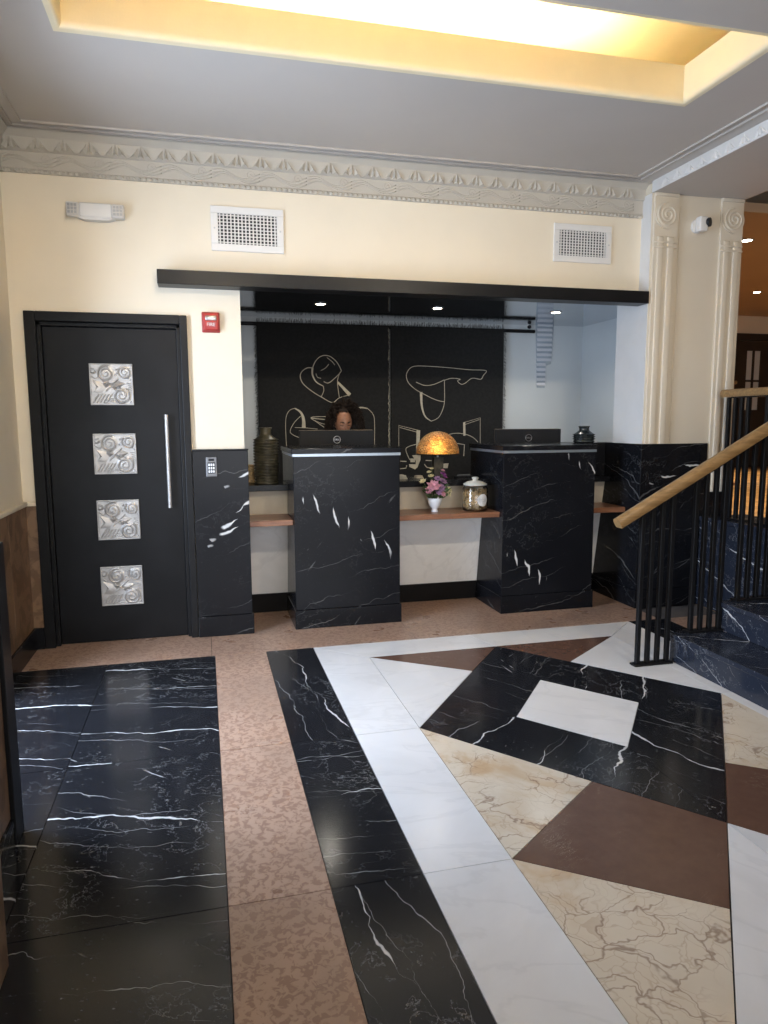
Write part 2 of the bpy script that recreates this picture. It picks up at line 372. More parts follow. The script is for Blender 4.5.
for a, b in zip(rows, rows[1:]):
    rect(LX+.02, -.61, b, a, 'blk_floor', .24+random.uniform(-.05, .05))
    rect(-.61, .02, b, a, 'blk_floor', .24+random.uniform(-.06, .06))
    rect(.02, .336, b, a, 'brown_floor', random.uniform(0, 3))
    rect(.336, .637, b, a, 'blk_floor', {YT: 1.45, 3.07: .12, 2.02: 1.5}.get(a, .3))
    if a == YT: tile([(.637, b), (XL, b), (XL, 4.12), (.637, YT)], 'white_floor', .4)
    else: rect(.637, XL, b, a, 'white_floor', random.uniform(0, 3))
    if a == YT: tile([(XR, b), (XR+.31, b), (XR+.31, YT), (XR, 4.12)], 'white_floor', .9)
    else: rect(XR, XR+.31, b, a, 'white_floor', random.uniform(0, 3))
    rect(XR+.31, XR+.61, b, a, 'blk_floor', 1.2); rect(XR+.61, 3.75, b, a, 'brown_floor', .5)
tile([(.637, YT), (XL, 4.12), (cx, 4.12), (cx-.09, YT)], 'white_floor', .2); tile([(cx-.09, YT), (cx, 4.12), (XR, 4.12), (XR+.31, YT)], 'white_floor', 1.2)
for a, b in ((LX+.02, .0), (.0, 1.34), (1.34, 2.62), (2.62, 3.2)): rect(a, b, YT, 5.4, 'brown_floor', random.uniform(0, 3))
def module(yt, outer, inner, dark):
    yc, yb = yt-1.05, yt-2.10; k = .407
    T, Lf, R_, Bt = (cx, yt), (XL, yc), (XR, yc), (cx, yb)
    sc = lambda p: (cx+(p[0]-cx)*k, yc+(p[1]-yc)*k)
    for (p, q), v in zip(((T, Lf), (R_, T), (Bt, R_), (Lf, Bt)), (.9, -.9, 1.1, -.75)):
        tile([p, q, sc(q), sc(p)], outer, v)
    tile([sc(T), sc(Lf), sc(Bt), sc(R_)], inner, .5)
    return T, Lf, R_, Bt
yt = 4.12
for i, (o_, n_) in enumerate((('blk_floor', 'white_floor'), ('white_floor', 'blk_floor'), ('blk_floor', 'white_floor'))):
    module(yt, o_, n_, None)
    yc, yb = yt-1.05, yt-2.1
    for s in (-1, 1):
        X = lambda x: cx+s*x
        e = .316; ex_ = .39
        if i == 0:
            tile([(X(hw), yt), (X(0), yt), (X(e), yt-ex_)], 'plain_brown', .3); tile([(X(hw), yt), (X(e), yt-ex_), (X(hw), yc)], 'white_floor', .3*s)
        else:
            tile([(X(hw), yt), (X(e), yt-ex_), (X(hw), yc)], 'beige', .6*s+i)
        tile([(X(hw), yc), (X(e), yb+ex_), (X(hw), yb)], 'beige', -.8*s+i)
        tile([(X(e), yb+ex_), (X(0), yb), (X(e), yb-ex_), (X(hw), yb)], 'plain_brown', .45*s+i)
    yt = yb

# ================================================================== CEILING, BEAM, TRAY
OX0, OX1, OY0, OY1 = -.564, 2.629, 2.906, 3.609       # light slot
bm = bmesh.new()
for a in ((LX, 3.25, BACK, OY0), (LX, 3.25, OY1, 4.9), (LX, OX0, OY0, OY1), (OX1, 3.25, OY0, OY1)): box(bm, *a, CZ, CZ+.03)
bmesh.ops.remove_doubles(bm, verts=bm.verts[:], dist=.0005)
ceiling = struct('ceiling', bm, 'ceil', 'taupe lobby ceiling with a long lit slot')
bm = bmesh.new(); t = .05; TZ = CZ+.19
prof_l = [(t, TZ), (t, CZ+.002), (.0, CZ-.001), (-.008, CZ+.002), (-.016, CZ+.009), (-.021, CZ+.019), (-.023, CZ+.032), (-.024, TZ)]   # (outward offset, z)
rings = [[bm.verts.new((xx, yy, z)) for xx, yy in ((OX0-o_, OY0-o_), (OX1+o_, OY0-o_), (OX1+o_, OY1+o_), (OX0-o_, OY1+o_))] for o_, z in prof_l]
for r0, r1 in zip(rings, rings[1:]+rings[:1]):
    for j in range(4): bm.faces.new((r0[j], r0[(j+1) % 4], r1[(j+1) % 4], r1[j]))
part('slot_fascia', bm, 'tray', ceiling, S35)
bm = bmesh.new(); UZ = CZ+.45; ux0, ux1, uy0, uy1 = OX0-.5, OX1+.55, OY0-.4, OY1+.66
box(bm, ux0, ux1, uy0, uy1, UZ, UZ+.03); box(bm, ux0-.03, ux0, uy0, uy1, CZ+.03, UZ); box(bm, ux1, ux1+.03, uy0, uy1, CZ+.03, UZ)
box(bm, ux0, ux1, uy0-.03, uy0, CZ+.03, UZ); box(bm, ux0, ux1, uy1, uy1+.03, CZ+.03, UZ)
part('upper_tray', bm, 'tray', ceiling)
for nm, y, lab in (('led_strip', OY1+.13, 'warm LED strip lying in the far side of the ceiling slot'), ('led_strip', OY0-.13, 'warm LED strip lying in the near side of the ceiling slot')):
    t_ = thing(nm, lab, 'light strip', (.9, y, CZ+.03))
    part('channel', B(-.45, 2.2, y-.02, y+.02, CZ+.03, CZ+.045), 'steel', t_); part('diffuser', B(-.44, 2.19, y-.014, y+.014, CZ+.045, CZ+.06, .004), 'led', t_)
bm = bmesh.new()
for dx in (.10, .16):
    a, b, c_, d = LX+dx, 3.22-dx, BACK+.2, WY-dx-.02
    for q in ((a, b, d-.012, d), (a, a+.012, c_, d), (b-.012, b, c_, d)): box(bm, *q, CZ-.012, CZ+.002, .004)
tr = struct('trim_1', bm, 'ceil', 'double raised moulding line around the ceiling', S35)
beam = struct('beam', B(PX0, PX1, BACK, PY, 3.085, 3.35), 'ceil', 'taupe ceiling beam running to the scrolled pier')
# leaf ornament shared by cornice and beam (local: x along wall, z up, faces -y)
def leaf_mesh(w_, h_, d_, mat):
    bm = bmesh.new()
    for s0, s1, pk in ((-.5, -.14, .75), (-.14, .14, 1.), (.14, .5, .75)):
        a, b = s0*w_, s1*w_; mx = (a+b)/2
        v = [bm.verts.new(p) for p in ((a, 0, 0), (b, 0, 0), (mx*.35, 0, h_*pk), (mx, -d_, h_*.12), (mx*.5, -d_*.7, h_*pk*.8))]
        for f in ((0, 1, 3), (0, 3, 4), (0, 4, 2), (1, 2, 4), (1, 4, 3)): bm.faces.new([v[i] for i in f])
        bm.faces.new([v[i] for i in (0, 2, 1)])
    return mesh_of(bm, mat, name='leaf')
# front cornice
bm = bmesh.new()
prof = [(0, 2.935), (-.018, 2.935), (-.018, 2.955), (-.012, 2.96), (-.014, 3.055), (-.03, 3.06), (-.03, 3.075), (-.04, 3.13), (-.075, 3.16), (-.075, CZ), (0, CZ)]
prism(bm, [(LX, WY+y, z) for y, z in prof], (PX0-LX, 0, 0))
cor = struct('trim_2', bm, 'cornice', 'plaster cornice with leaves, waves and a bead row on the front wall')
lm = leaf_mesh(.125, .082, .022, 'cornice'); k = 0; x = LX+.07
while x < PX0-.05:
    put('leaf', lm, cor, (x, WY-.03, 3.062)); x += .147
bm = bmesh.new(); x = LX+.02
while x < PX0-.01: ball(bm, (x, WY-.018, 2.945), .0135, 1); x += .0335
o = part('bead_row', bm, 'cornice', cor, True); o['kind'] = 'stuff'
def wave_mesh():
    bm = bmesh.new()
    for q in range(3):
        pts = [(.30*i/16, 0, .048+.014*(q-1)+.024*math.sin(2*PI*i/16+.3*q)) for i in range(17)]
        tube(bm, pts, .0042, 5)
    pts = []
    for i in range(22):
        a = i*.42; r = .03*(1-i/23); pts.append((.235+r*math.cos(a), 0, .06+r*math.sin(a)))
    tube(bm, pts, .004, 5); return mesh_of(bm, 'cornice', True, 'wave_scroll')
wm = wave_mesh(); x = LX+.02
while x < PX0-.28: put('wave_scroll', wm, cor, (x, WY-.0125, 2.957)); x += .303
# left cornice and beam ornament
bm = bmesh.new(); prism(bm, [(LX-y, BACK, z) for y, z in prof], (0, WY-BACK, 0)); cl = struct('trim_3', bm, 'cornice', 'plaster cornice along the left wall')
y = 2.6
while y < WY-.1: put('leaf', lm, cl, (LX+.03, y, 3.062), (0, 0, PI/2)); y += .147
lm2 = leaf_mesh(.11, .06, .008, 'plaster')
bm = B(PX0-.006, PX0, BACK, PY, 3.085, 3.165, .002); bf = part('beam_band', bm, 'plaster', beam)  # band and leaves whitened to paint in the daylight from the left
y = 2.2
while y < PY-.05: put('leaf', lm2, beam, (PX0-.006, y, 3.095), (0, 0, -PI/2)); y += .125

# ================================================================== WALLS
DX0, DX1, DZ = -.965, -.137, 2.06
bm = bmesh.new()
for q in ((LX-.1, DX0-.02, 0, CZ+.5), (DX0-.02, DX1+.02, DZ+.02, CZ+.5), (DX1+.02, .262, 0, CZ+.5), (.262, PX0, SOF, CZ+.5)): box(bm, q[0], q[1], WY, WY+.15, q[2], q[3])
box(bm, DX0-.02, DX1+.02, WY+.11, WY+.15, 0, DZ+.02)
wall_front = struct('wall_front', bm, 'cream', 'cream plaster wall around the black door and reception opening')
bm = B(LX-.1, LX, BACK, 2.66, 0, CZ+.5); box(bm, LX-.1, LX, 3.94, WY, 0, CZ+.5); box(bm, LX-.1, LX, 2.66, 3.94, 2.45, CZ+.5); wall_left = struct('wall_left', bm, 'cream', 'cream left wall above brown marble wainscot')
for a, b in ((3.96, 4.40), (4.40, 4.83)): part('wainscot_panel', B(LX, LX+.02, a+.001, b-.001, .14, .93, .002), 'brown_wall', wall_left)
part('wainscot_cap', B(LX, LX+.032, 3.95, 4.85, .93, .955, .006), 'cream_pier', wall_left, S35)
part('wainscot_panel', B(LX, -1.04, 4.83, 4.849, .14, .93, .002), 'brown_wall', wall_left)
part('wainscot_cap', B(LX, -1.04, 4.818, 4.849, .93, .955, .006), 'cream_pier', wall_left, S35)
bm = B(LX, LX+.034, 3.95, 4.815, 0, .14, .004); box(bm, LX, -1.04, 4.815, 4.849, 0, .14, .004)
struct('baseboard_left', bm, 'blk', 'black marble skirting at the foot of the left wall')
# projecting piers on the left wall, close to the camera
bm = B(LX, -.71, 2.28, 2.60, 0, CZ)
p_ = struct('wall_left_pier', bm, 'cream', 'projecting left wall pier clad in brown marble with black edge')
part('wainscot_panel', B(-.71, -.69, 2.28, 2.52, .10, 1.05, .002), 'brown_wall', p_)
part('plinth', B(-.71, -.68, 2.28, 2.519, 0, .10, .003), 'blk', p_)
part('edge_strip', B(-.71, -.675, 2.52, 2.62, 0, 1.05, .003), 'blackpaint', p_)
bm = B(LX, -.58, 1.25, 1.93, 0, CZ); p2 = struct('wall_left_pier', bm, 'cream', 'nearest left wall pier with brown marble cladding')
part('wainscot_panel', B(-.58, -.56, 1.25, 1.93, 0, 1.05, .002), 'brown_wall', p2)
# unseen rear wall behind the camera; its glazed opening is invented for fill light
bm = bmesh.new()
box(bm, LX-.1, -.9, BACK-.12, BACK, 0, CZ+.5); box(bm, 2.95, 9.1, BACK-.12, BACK, 0, CZ+.5); box(bm, -.9, 2.95, BACK-.12, BACK, 2.85, CZ+.5)
wb = struct('wall_back', bm, 'cream', 'unseen rear wall with an added wide glazed opening')
bm = bmesh.new()
for x in (-.9, .05, 1.0, 1.95, 2.9): box(bm, x, x+.05, BACK-.09, BACK-.03, 0, 2.85)
for z in (0., 2.1, 2.8): box(bm, -.9, 2.95, BACK-.09, BACK-.03, z, z+.05)
struct('window_added', bm, 'blackmetal', 'black metal frame in the added rear opening')
bm = bmesh.new()
for y in (2.66, 3.275, 3.89): box(bm, LX-.08, LX-.02, y, y+.05, 0, 2.45)
for z in (0., 2.1, 2.40): box(bm, LX-.08, LX-.02, 2.66, 3.94, z, z+.05)
struct('window_2', bm, 'blackmetal', 'black metal side door glazing frame')
bm = B(9.0, 9.1, BACK, 9.7, 0, 3.6); struct('wall_right', bm, 'hallwall', 'far right wall of the upper hall')

# wainscot panel between door and opening
pn = struct('trim_4', B(-.078, .283, WY-.025, WY-.0005, .14, 1.262, .003), 'blk_pillar', 'black marble wall panel with white streaks beside the door')
part('cap', B(-.078, .287, WY-.03, WY-.0005, 1.262, 1.272, .002), 'blk', pn); part('plinth', B(-.078, .292, WY-.04, WY-.0005, 0, .14, .004), 'blk', pn)
part('return_panel', B(.262, .283, WY, WY+.15, 0, 1.27, .002), 'blk', pn)

# right pier
pier = struct('wall_right_pier', B(PX0, PX1, PY, 5.13, 0, 3.085), 'cream_pier', 'cream pier with fluted edges and scroll tops')
part('wainscot_panel', B(PX0-.02, PX0, PY-.02, 5.34, .14, 1.27, .002), 'blk', pier)
part('return_block', B(PX0+.001, 3.79, 5.131, 5.34, 0, 1.269, .002), 'blk', pier)
part('wainscot_panel', B(PX0-.018, 3.785, PY-.02, PY, .14, 1.27, .002), 'blk_pier', pier)
bm = B(PX0-.034, PX0, PY-.034, 5.345, 0, .14, .004); box(bm, PX0-.03, 3.75, PY-.034, PY, 0, .14, .004); part('plinth', bm, 'blk', pier)
part('jamb_daylight_tint', B(PX0-.004, PX0, PY+.002, 5.13, 1.2705, 3.084), 'plaster', pier)  # thin added sheet, its whiter colour paints daylight onto the jamb
def flutes(x0, x1, z0, name):
    wdt = (x1-x0)
    part('pilaster', B(x0, x1, PY-.018, PY, z0, 3.085, .004), 'cream_pier', pier)
    for a, b in ((.14, .40), (.56, .84)):
        bm = B(x0+wdt*a, x0+wdt*b, PY-.030, PY-.016, z0, 2.78, .008, 3); part('flute', bm, 'cream_pier', pier, S35)
    c = ((x0+x1)/2, PY-.02, 2.93)
    bm = bmesh.new(); disc(bm, c, wdt*.48, (0, -1, 0), .012, 28)
    pts = []
    for i in range(46):
        a = PI/2+i*.36; r = wdt*.43*(1-i/50); pts.append((c[0]+r*math.cos(a), PY-.034, c[2]+r*math.sin(a)))
    tube(bm, pts, .009, 6)
    part('scroll', bm, 'cream_pier', pier, S35)
    bm = bmesh.new()
    for z in (2.70, 2.735): box(bm, x0+.004, x1-.004, PY-.034, PY-.01, z, z+.012, .005)
    box(bm, x0+.002, x1-.002, PY-.03, PY, 3.06, 3.085, .006); part('collar', bm, 'cream_pier', pier, S35)
flutes(PX0+.01, 3.43, 1.27, 'l'); flutes(3.80, PX1-.005, .89, 'r')
part('panel_edge', B(3.45, 3.458, PY-.008, PY, 1.27, 3.0, .002), 'cream_pier', pier)
part('base_block', B(3.785, PX1+.012, PY-.03, PY, LZ, .89, .004), 'blk', pier)

# reception room behind the opening
struct('wall_recess_back', B(-.8, 3.9, BY, BY+.1, 0, 2.9), 'pale', 'pale blue grey back wall of the reception')
struct('wall_recess_right', B(3.8, 3.9, 5.14, BY, 0, 2.9), 'pale', 'pale blue grey right wall of the reception')
struct('wall_recess_left', B(-.8, -.7, WY+.15, BY, 0, 2.9), 'pale', 'pale blue grey left wall of the reception')
sof = struct('ceiling_recess', B(-.7, 3.8, WY+.15, BY, SOF, SOF+.04), 'mirror', 'polished reflective soffit above the reception desk')
struct('floor_recess', B(-.7, 3.8, 5.45, BY, -.1, 0), 'brown_floor', 'brown floor behind the reception desk')

# ================================================================== DOOR
door = thing('door_1', 'black door with four square silver relief panels', None, ((DX0+DX1)/2, WY, 0), kind='structure')
bm = bmesh.new()
box(bm, -1.04, DX0-.012, WY-.032, WY+.1, 0, 2.13, .004); box(bm, DX1+.012, -.08, WY-.032, WY+.1, 0, 2.13, .004); box(bm, DX0-.012, DX1+.012, WY-.032, WY+.1, DZ+.012, 2.13, .004)
part('casing', bm, 'blackpaint', door)
bm = bmesh.new()
box(bm, DX0-.012, DX0+.012, WY+.005, WY+.1, 0, DZ+.012, .003); box(bm, DX1-.012, DX1+.012, WY+.005, WY+.1, 0, DZ+.012, .003); box(bm, DX0-.012, DX1+.012, WY+.005, WY+.1, DZ-.012, DZ+.012, .003)
part('door_stop', bm, 'blackpaint', door)
part('slab', B(DX0+.013, DX1-.013, WY+.035, WY+.08, .003, DZ-.013, .003), 'doorblack', door)
SZ = .262
def plate():
    bm = B(0, SZ, -.008, 0, 0, SZ, .002)
    for a in ((0, SZ, 0, .009), (0, SZ, SZ-.009, SZ), (0, .009, .009, SZ-.009), (SZ-.009, SZ, .009, SZ-.009)): box(bm, a[0], a[1], -.015, -.006, a[2], a[3], .003)
    return mesh_of(bm, 'silver', name='plate')
def relief():
    bm = bmesh.new(); D = -.008
    def spiral(u, v, R, turns, a0, s=1):
        u, v, R = u*SZ, v*SZ, R*SZ
        bmesh.ops.create_cone(bm, cap_ends=True, segments=24, radius1=R, radius2=R*.45, depth=.008, matrix=Matrix.Translation((u, D-.004, v)) @ Matrix.Rotation(PI/2, 4, 'X'))
        pts = []; K = int(turns*18)
        for i in range(K): a = a0+s*2*PI*i/18; r = R*(1-.92*i/K); pts.append((u+r*math.cos(a), D-.008, v+r*math.sin(a)))
        tube(bm, pts, [R*.15*(1-.4*i/K) for i in range(K)], 6)
    def pyr(poly, h=.014):
        P = [Vector((u*SZ, D, v*SZ)) for u, v in poly]; c = sum(P, Vector())/len(P); c.y = D-h
        vs_ = [bm.verts.new(p) for p in P]; cv = bm.verts.new(c); bm.faces.new(vs_)
        for i in range(len(vs_)): bm.faces.new((vs_[i], vs_[(i+1) % len(vs_)], cv))
    def bar(a, b, r=.004): tube(bm, [(a[0]*SZ, D-.004, a[1]*SZ), (b[0]*SZ, D-.004, b[1]*SZ)], r, 6)
    spiral(.38, .76, .20, 2.3, 1.2); spiral(.82, .79, .16, 2, 2.4); spiral(.72, .23, .20, 2.2, 1., -1); spiral(.09, .82, .075, 1.2, 0)
    pyr([(.05, .62), (.26, .56), (.36, .44), (.28, .29), (.06, .30), (.15, .44)]); pyr([(.42, .50), (.62, .60), (.82, .52), (.70, .44), (.78, .36), (.55, .40)])
    pyr([(.28, .52), (.42, .58), (.5, .5), (.36, .42)], .02); pyr([(.5, .42), (.6, .5), (.66, .42), (.56, .36)], .018)
    bar((.3, .58), (.62, .36), .005); bar((.36, .34), (.66, .64), .005)
    for i in range(5): bar((.07+.075*i, .06), (.2+.075*i, .27), .0045)
    pts = [((.05+.16*math.cos(a/8)), (.05+.0*a)) for a in range(2)]
    for r_ in (.10, .15, .2):
        pts = [((.5+r_*math.cos(PI*i/10))*SZ, D-.003, (.02+r_*.7*math.sin(PI*i/10))*SZ) for i in range(11)]; tube(bm, pts, .0035, 5)
    for i in range(4):
        pts = [((.9+.0*i)*SZ-.012*i*.3, D-.003, (.38+.05*i)*SZ), (.965*SZ, D-.003, (.34+.06*i)*SZ)]; tube(bm, pts, .003, 5)
    for u, v in ((.62, .86), (.65, .78), (.6, .72), (.95, .62), (.9, .66), (.93, .08), (.9, .14)): ball(bm, (u*SZ, D-.002, v*SZ), .007, 1)
    pts = [((.02+.25*i/10)*SZ, D-.003, (.66+.03*math.sin(i))*SZ) for i in range(11)]; tube(bm, pts, .0035, 5)
    return mesh_of(bm, 'silver', S35, 'relief')
pm, rm = plate(), relief()
for zc in (1.692, 1.249, .818, .377):
    a = put('relief_panel', pm, door, world=True, loc=(-.691, WY+.035, zc-SZ/2)); put('relief', rm, a)
h = part('handle', tube(bmesh.new(), [(-.232, WY-.01, 1.50), (-.232, WY-.01, .89)], .0125, 14), 'silver', door, S35)
for z in (1.42, .97): part('mount', tube(bmesh.new(), [(-.232, WY-.012, z), (-.232, WY+.036, z)], .008, 10), 'steel', h, S35)

# ================================================================== BAR (lintel shelf)
tag(put('lintel_shelf', mesh_of(B(-.245, 3.213, WY-.14, WY-.0005, 2.302, 2.389, .003), 'blackpaint')), 'long black lintel shelf across the top of the reception opening', 'shelf')

# ================================================================== RECEPTION COUNTER
def pedestal(x0, x1, mat, label):
    t = thing('counter_pedestal', label, 'counter', ((x0+x1)/2, 5.15, 0), 'marble counter pedestals')
    part('body', B(x0, x1, 4.835, 5.5, .135, 1.211, .003), mat, t)
    part('plinth', B(x0-.008, x1+.008, 4.822, 5.5, 0, .135, .004), 'blk', t)
    bm = B(x0-.004, x1+.004, 4.831, 5.5, 1.212, 1.230); part('steel_band', bm, 'steelband', t)
    part('top', B(x0-.012, x1+.012, 4.825, 5.51, 1.231, 1.266, .003), 'blk', t)
    return t
pedestal(.585, 1.342, 'blk_ped1', 'black marble counter pedestal with diagonal white streaks, in front of the clerk')
pedestal(2.135, 2.893, 'blk_ped2', 'black marble counter pedestal with small vase on top, nearer the stairs')
def yl(z): return 5.36-(z*.17)                       # leaning front of the low wall
for x0, x1, lab in ((.284, .584, 'low leaning counter wall between streaked wall panel and pedestal'), (1.343, 2.134, 'low leaning counter wall between the two marble pedestals'), (2.894, 3.199, 'low leaning counter wall between pedestal and right pier')):
    xm = (x0+x1)/2; t = thing('counter_wall', lab, 'counter wall', (xm, 5.4, 0), 'low walls under the reception ledge')
    part('lower_panel', prism(bmesh.new(), [(x0, yl(.15), .15), (x0, yl(.73), .73), (x0, 5.49, .73), (x0, 5.49, .15)], (x1-x0, 0, 0)), 'white_panel', t)
    part('upper_panel', prism(bmesh.new(), [(x0, yl(.73)-.002, .731), (x0, yl(.95)-.002, .953), (x0, 5.49, .953), (x0, 5.49, .731)], (x1-x0, 0, 0)), 'beigepanel', t)
    part('plinth', prism(bmesh.new(), [(x0, yl(0)-.012, 0), (x0, yl(.15)-.012, .149), (x0, 5.49, .149), (x0, 5.49, 0)], (x1-x0, 0, 0)), 'blackpaint', t)
    tag(put('ledge', mesh_of(B(x0, x1, 5.12, 5.5, .954, 1.0, .003), 'blk')), {.284: 'black marble ledge carrying the tall ribbed vase', 1.343: 'black marble ledge carrying the mosaic lamp', 2.894: 'black marble ledge beside the right pier'}[x0], 'ledge', 'black ledges behind the counter')
    tag(put('counter_shelf', mesh_of(B(x0, x1, 4.885, yl(.75), .732, .772, .004), 'shelf')), {.284: 'short reddish wooden shelf left of the streaked pedestal', 1.343: 'reddish wooden shelf holding flowers and glass jar', 2.894: 'short reddish wooden shelf beside the right pier'}[x0], 'shelf', 'wooden shelves between the pedestals')
tag(put('ledge_block', mesh_of(B(2.906, 3.199, 5.2, 5.48, 1.0005, 1.268, .003), 'blk')), 'raised black marble block between pedestal and right pier', 'ledge block')
dk = thing('staff_desk', 'black staff desk behind the marble pedestals', 'desk', (1.75, 5.7, 0))
part('desk_top', B(.2, 3.2, 5.515, 5.9, .76, .80, .003), 'blackpaint', dk)
for x in (.25, 1.72, 3.12): part('leg', B(x, x+.04, 5.55, 5.86, 0, .759), 'blackpaint', dk)

# monitors
def monitor(x0, x1, y, ztop, yaw, label):
    xm, W, Hh = (x0+x1)/2, x1-x0, .345
    t = thing('computer_monitor', label, 'monitor', (xm, y, .80), 'reception monitors')
    bm = box(bmesh.new(), -W/2, W/2, -.012, .02, ztop-.8-Hh, ztop-.8, .004)
    p = put('housing', mesh_of(bm, 'plastic'), t)
    put('bezel', mesh_of(B(-W/2+.002, W/2-.002, .018, .026, ztop-.8-Hh+.002, ztop-.8+.002, .002), 'plasticlite'), t)
    put('screen', mesh_of(B(-W/2+.012, W/2-.012, .0262, .028, ztop-.8-Hh+.02, ztop-.8-.012), 'screen'), t)
    put('back_bulge', mesh_of(B(-.14, .14, -.035, -.011, ztop-.8-.29, ztop-.8-.11, .01), 'plastic'), t)
    zl = ztop-.8-.075
    pts = [(.028*math.cos(2*PI*i/24), -.0135, zl+.028*math.sin(2*PI*i/24)) for i in range(24)]
    lg = put('logo', mesh_of(tube(bmesh.new(), pts, .0028, 6, True), 'steel', True), t)
    put('logo_lettering', text_mesh('DELL', .02, 'steel'), lg, (0, -.0135, zl), FACE_CAM)
    put('stand', mesh_of(B(-.035, .035, -.036, -.014, .012, ztop-.8-.15, .004), 'plastic'), t)
    put('foot', mesh_of(B(-.12, .12, -.09, .1, 0, .012, .004), 'plastic'), t)
    t.rotation_euler = (0, 0, yaw); return t
monitor(.738, 1.345, 5.66, 1.38, 0, 'dark computer monitor in front of the clerk')
monitor(2.425, 3.025, 5.66, 1.378, -.05, 'dark computer monitor behind the pedestal nearer the stairs')

# ================================================================== TAPESTRIES
TY = 6.62
rod = thing('curtain_rod', 'black wall rod carrying two fringed tapestries', 'rod', (1.8, BY, 2.34))
part('bar', tube(bmesh.new(), [(.25, TY+.034, 2.335), (3.25, TY+.034, 2.335)], .017, 12), 'blackmetal', rod, S35)
for x in (.35, 1.74, 3.15): part('bracket', B(x-.012, x+.012, TY+.045, BY-.0005, 2.325, 2.345), 'blackmetal', rod)
def tapestry(x0, x1, label, lines, fills, v0):
    t = thing('tapestry', label, 'tapestry', ((x0+x1)/2, TY, .55), 'black line drawing tapestries')
    bm = bmesh.new(); nx, nz = 26, 20; zt, zb = 2.345, .55; g = []
    for i in range(nx+1):
        for j in range(nz+1):
            x = x0+(x1-x0)*i/nx; z = zb+(zt-zb)*j/nz
            g.append(bm.verts.new((x, TY+.0025*math.sin(9*x+v0)*(1-j/nz*.5), z)))
    for i in range(nx):
        for j in range(nz): a = i*(nz+1)+j; bm.faces.new((g[a], g[a+nz+1], g[a+nz+2], g[a+1]))
    r = bmesh.ops.extrude_face_region(bm, geom=bm.faces[:]); bmesh.ops.translate(bm, vec=(0, .006, 0), verts=[v for v in r['geom'] if isinstance(v, bmesh.types.BMVert)])
    cl_ = part('cloth', bm, 'textile', t, S35)
    bm = bmesh.new(); rnd = random.Random(v0)
    def thread(p, q): tube(bm, [p, ((Vector(p)+Vector(q))/2+Vector((rnd.uniform(-.006, .006), -.004, rnd.uniform(-.008, .008)))), q], .0016, 3)
    for e, s in ((x0, -1), (x1, 1)):
        if v0 == 2 and s < 0: continue
        z = zb
        while z < zt: thread((e, TY, z), (e+s*rnd.uniform(.012, .03)*(1 if abs(e-1.74) > .1 else .2), TY-rnd.uniform(0, .01), z-rnd.uniform(.0, .03))); z += .007
    x = x0
    while x < x1: thread((x, TY, zt-.01), (x+rnd.uniform(-.01, .01), TY-.012, zt+rnd.uniform(.005, .045))); x += .005
    f = part('fringe', bm, 'fringe', t); f['kind'] = 'stuff'
    if v0 == 1:                          # pale loose threads down the inner edge
        bm = bmesh.new(); rn2 = random.Random(9); pts = []; rr = []; z = zt-.02
        while z > zb+.05:
            pts.append((x1-.004+rn2.uniform(-.005, .005), TY-.010+rn2.uniform(-.002, .002), z)); rr.append(rn2.choice((.0012, .0015, .003, .005))*(1.3 if z < 1.8 else .9)); z -= .022
        part('edge_threads', tube(bm, pts, rr, 5), 'creamline', t, True)
    bm = bmesh.new(); Y = TY-.0042
    for pts, wd, sm_ in lines:
        P = [on_y(u, v, Y) for u, v in pts]
        if sm_: P = spline(P, 5)
        wd = wd*.8 if not hasattr(wd, '__len__') else wd
        ws = [wd if not hasattr(wd, '__len__') else wd[0]+(wd[1]-wd[0])*i/(len(P)-1) for i in range(len(P))]
        quads = []
        for i, p in enumerate(P):
            tt = (P[min(i+1, len(P)-1)]-P[max(i-1, 0)]); nn = Vector((-tt.z, 0, tt.x)).normalized()
            quads.append((bm.verts.new(p+nn*ws[i]/2), bm.verts.new(p-nn*ws[i]/2)))
        for a, b in zip(quads, quads[1:]): bm.faces.new((a[0], b[0], b[1], a[1]))
    bmesh.ops.recalc_face_normals(bm, faces=bm.faces[:])
    r = bmesh.ops.extrude_face_region(bm, geom=bm.faces[:]); bmesh.ops.translate(bm, vec=(0, .0012, 0), verts=[v for v in r['geom'] if isinstance(v, bmesh.types.BMVert)])
    part('line_drawing', bm, 'creamline', t)
    for pts in fills: part('applique', prism(bmesh.new(), [on_y(u, v, Y) for u, v in pts], (0, .0012, 0)), 'creamline', t)
def px(ox, oy, s, pts): return [(ox+a/s, oy+b/s) for a, b in pts]
q5 = lambda p: px(280, 340, 6.4, p)
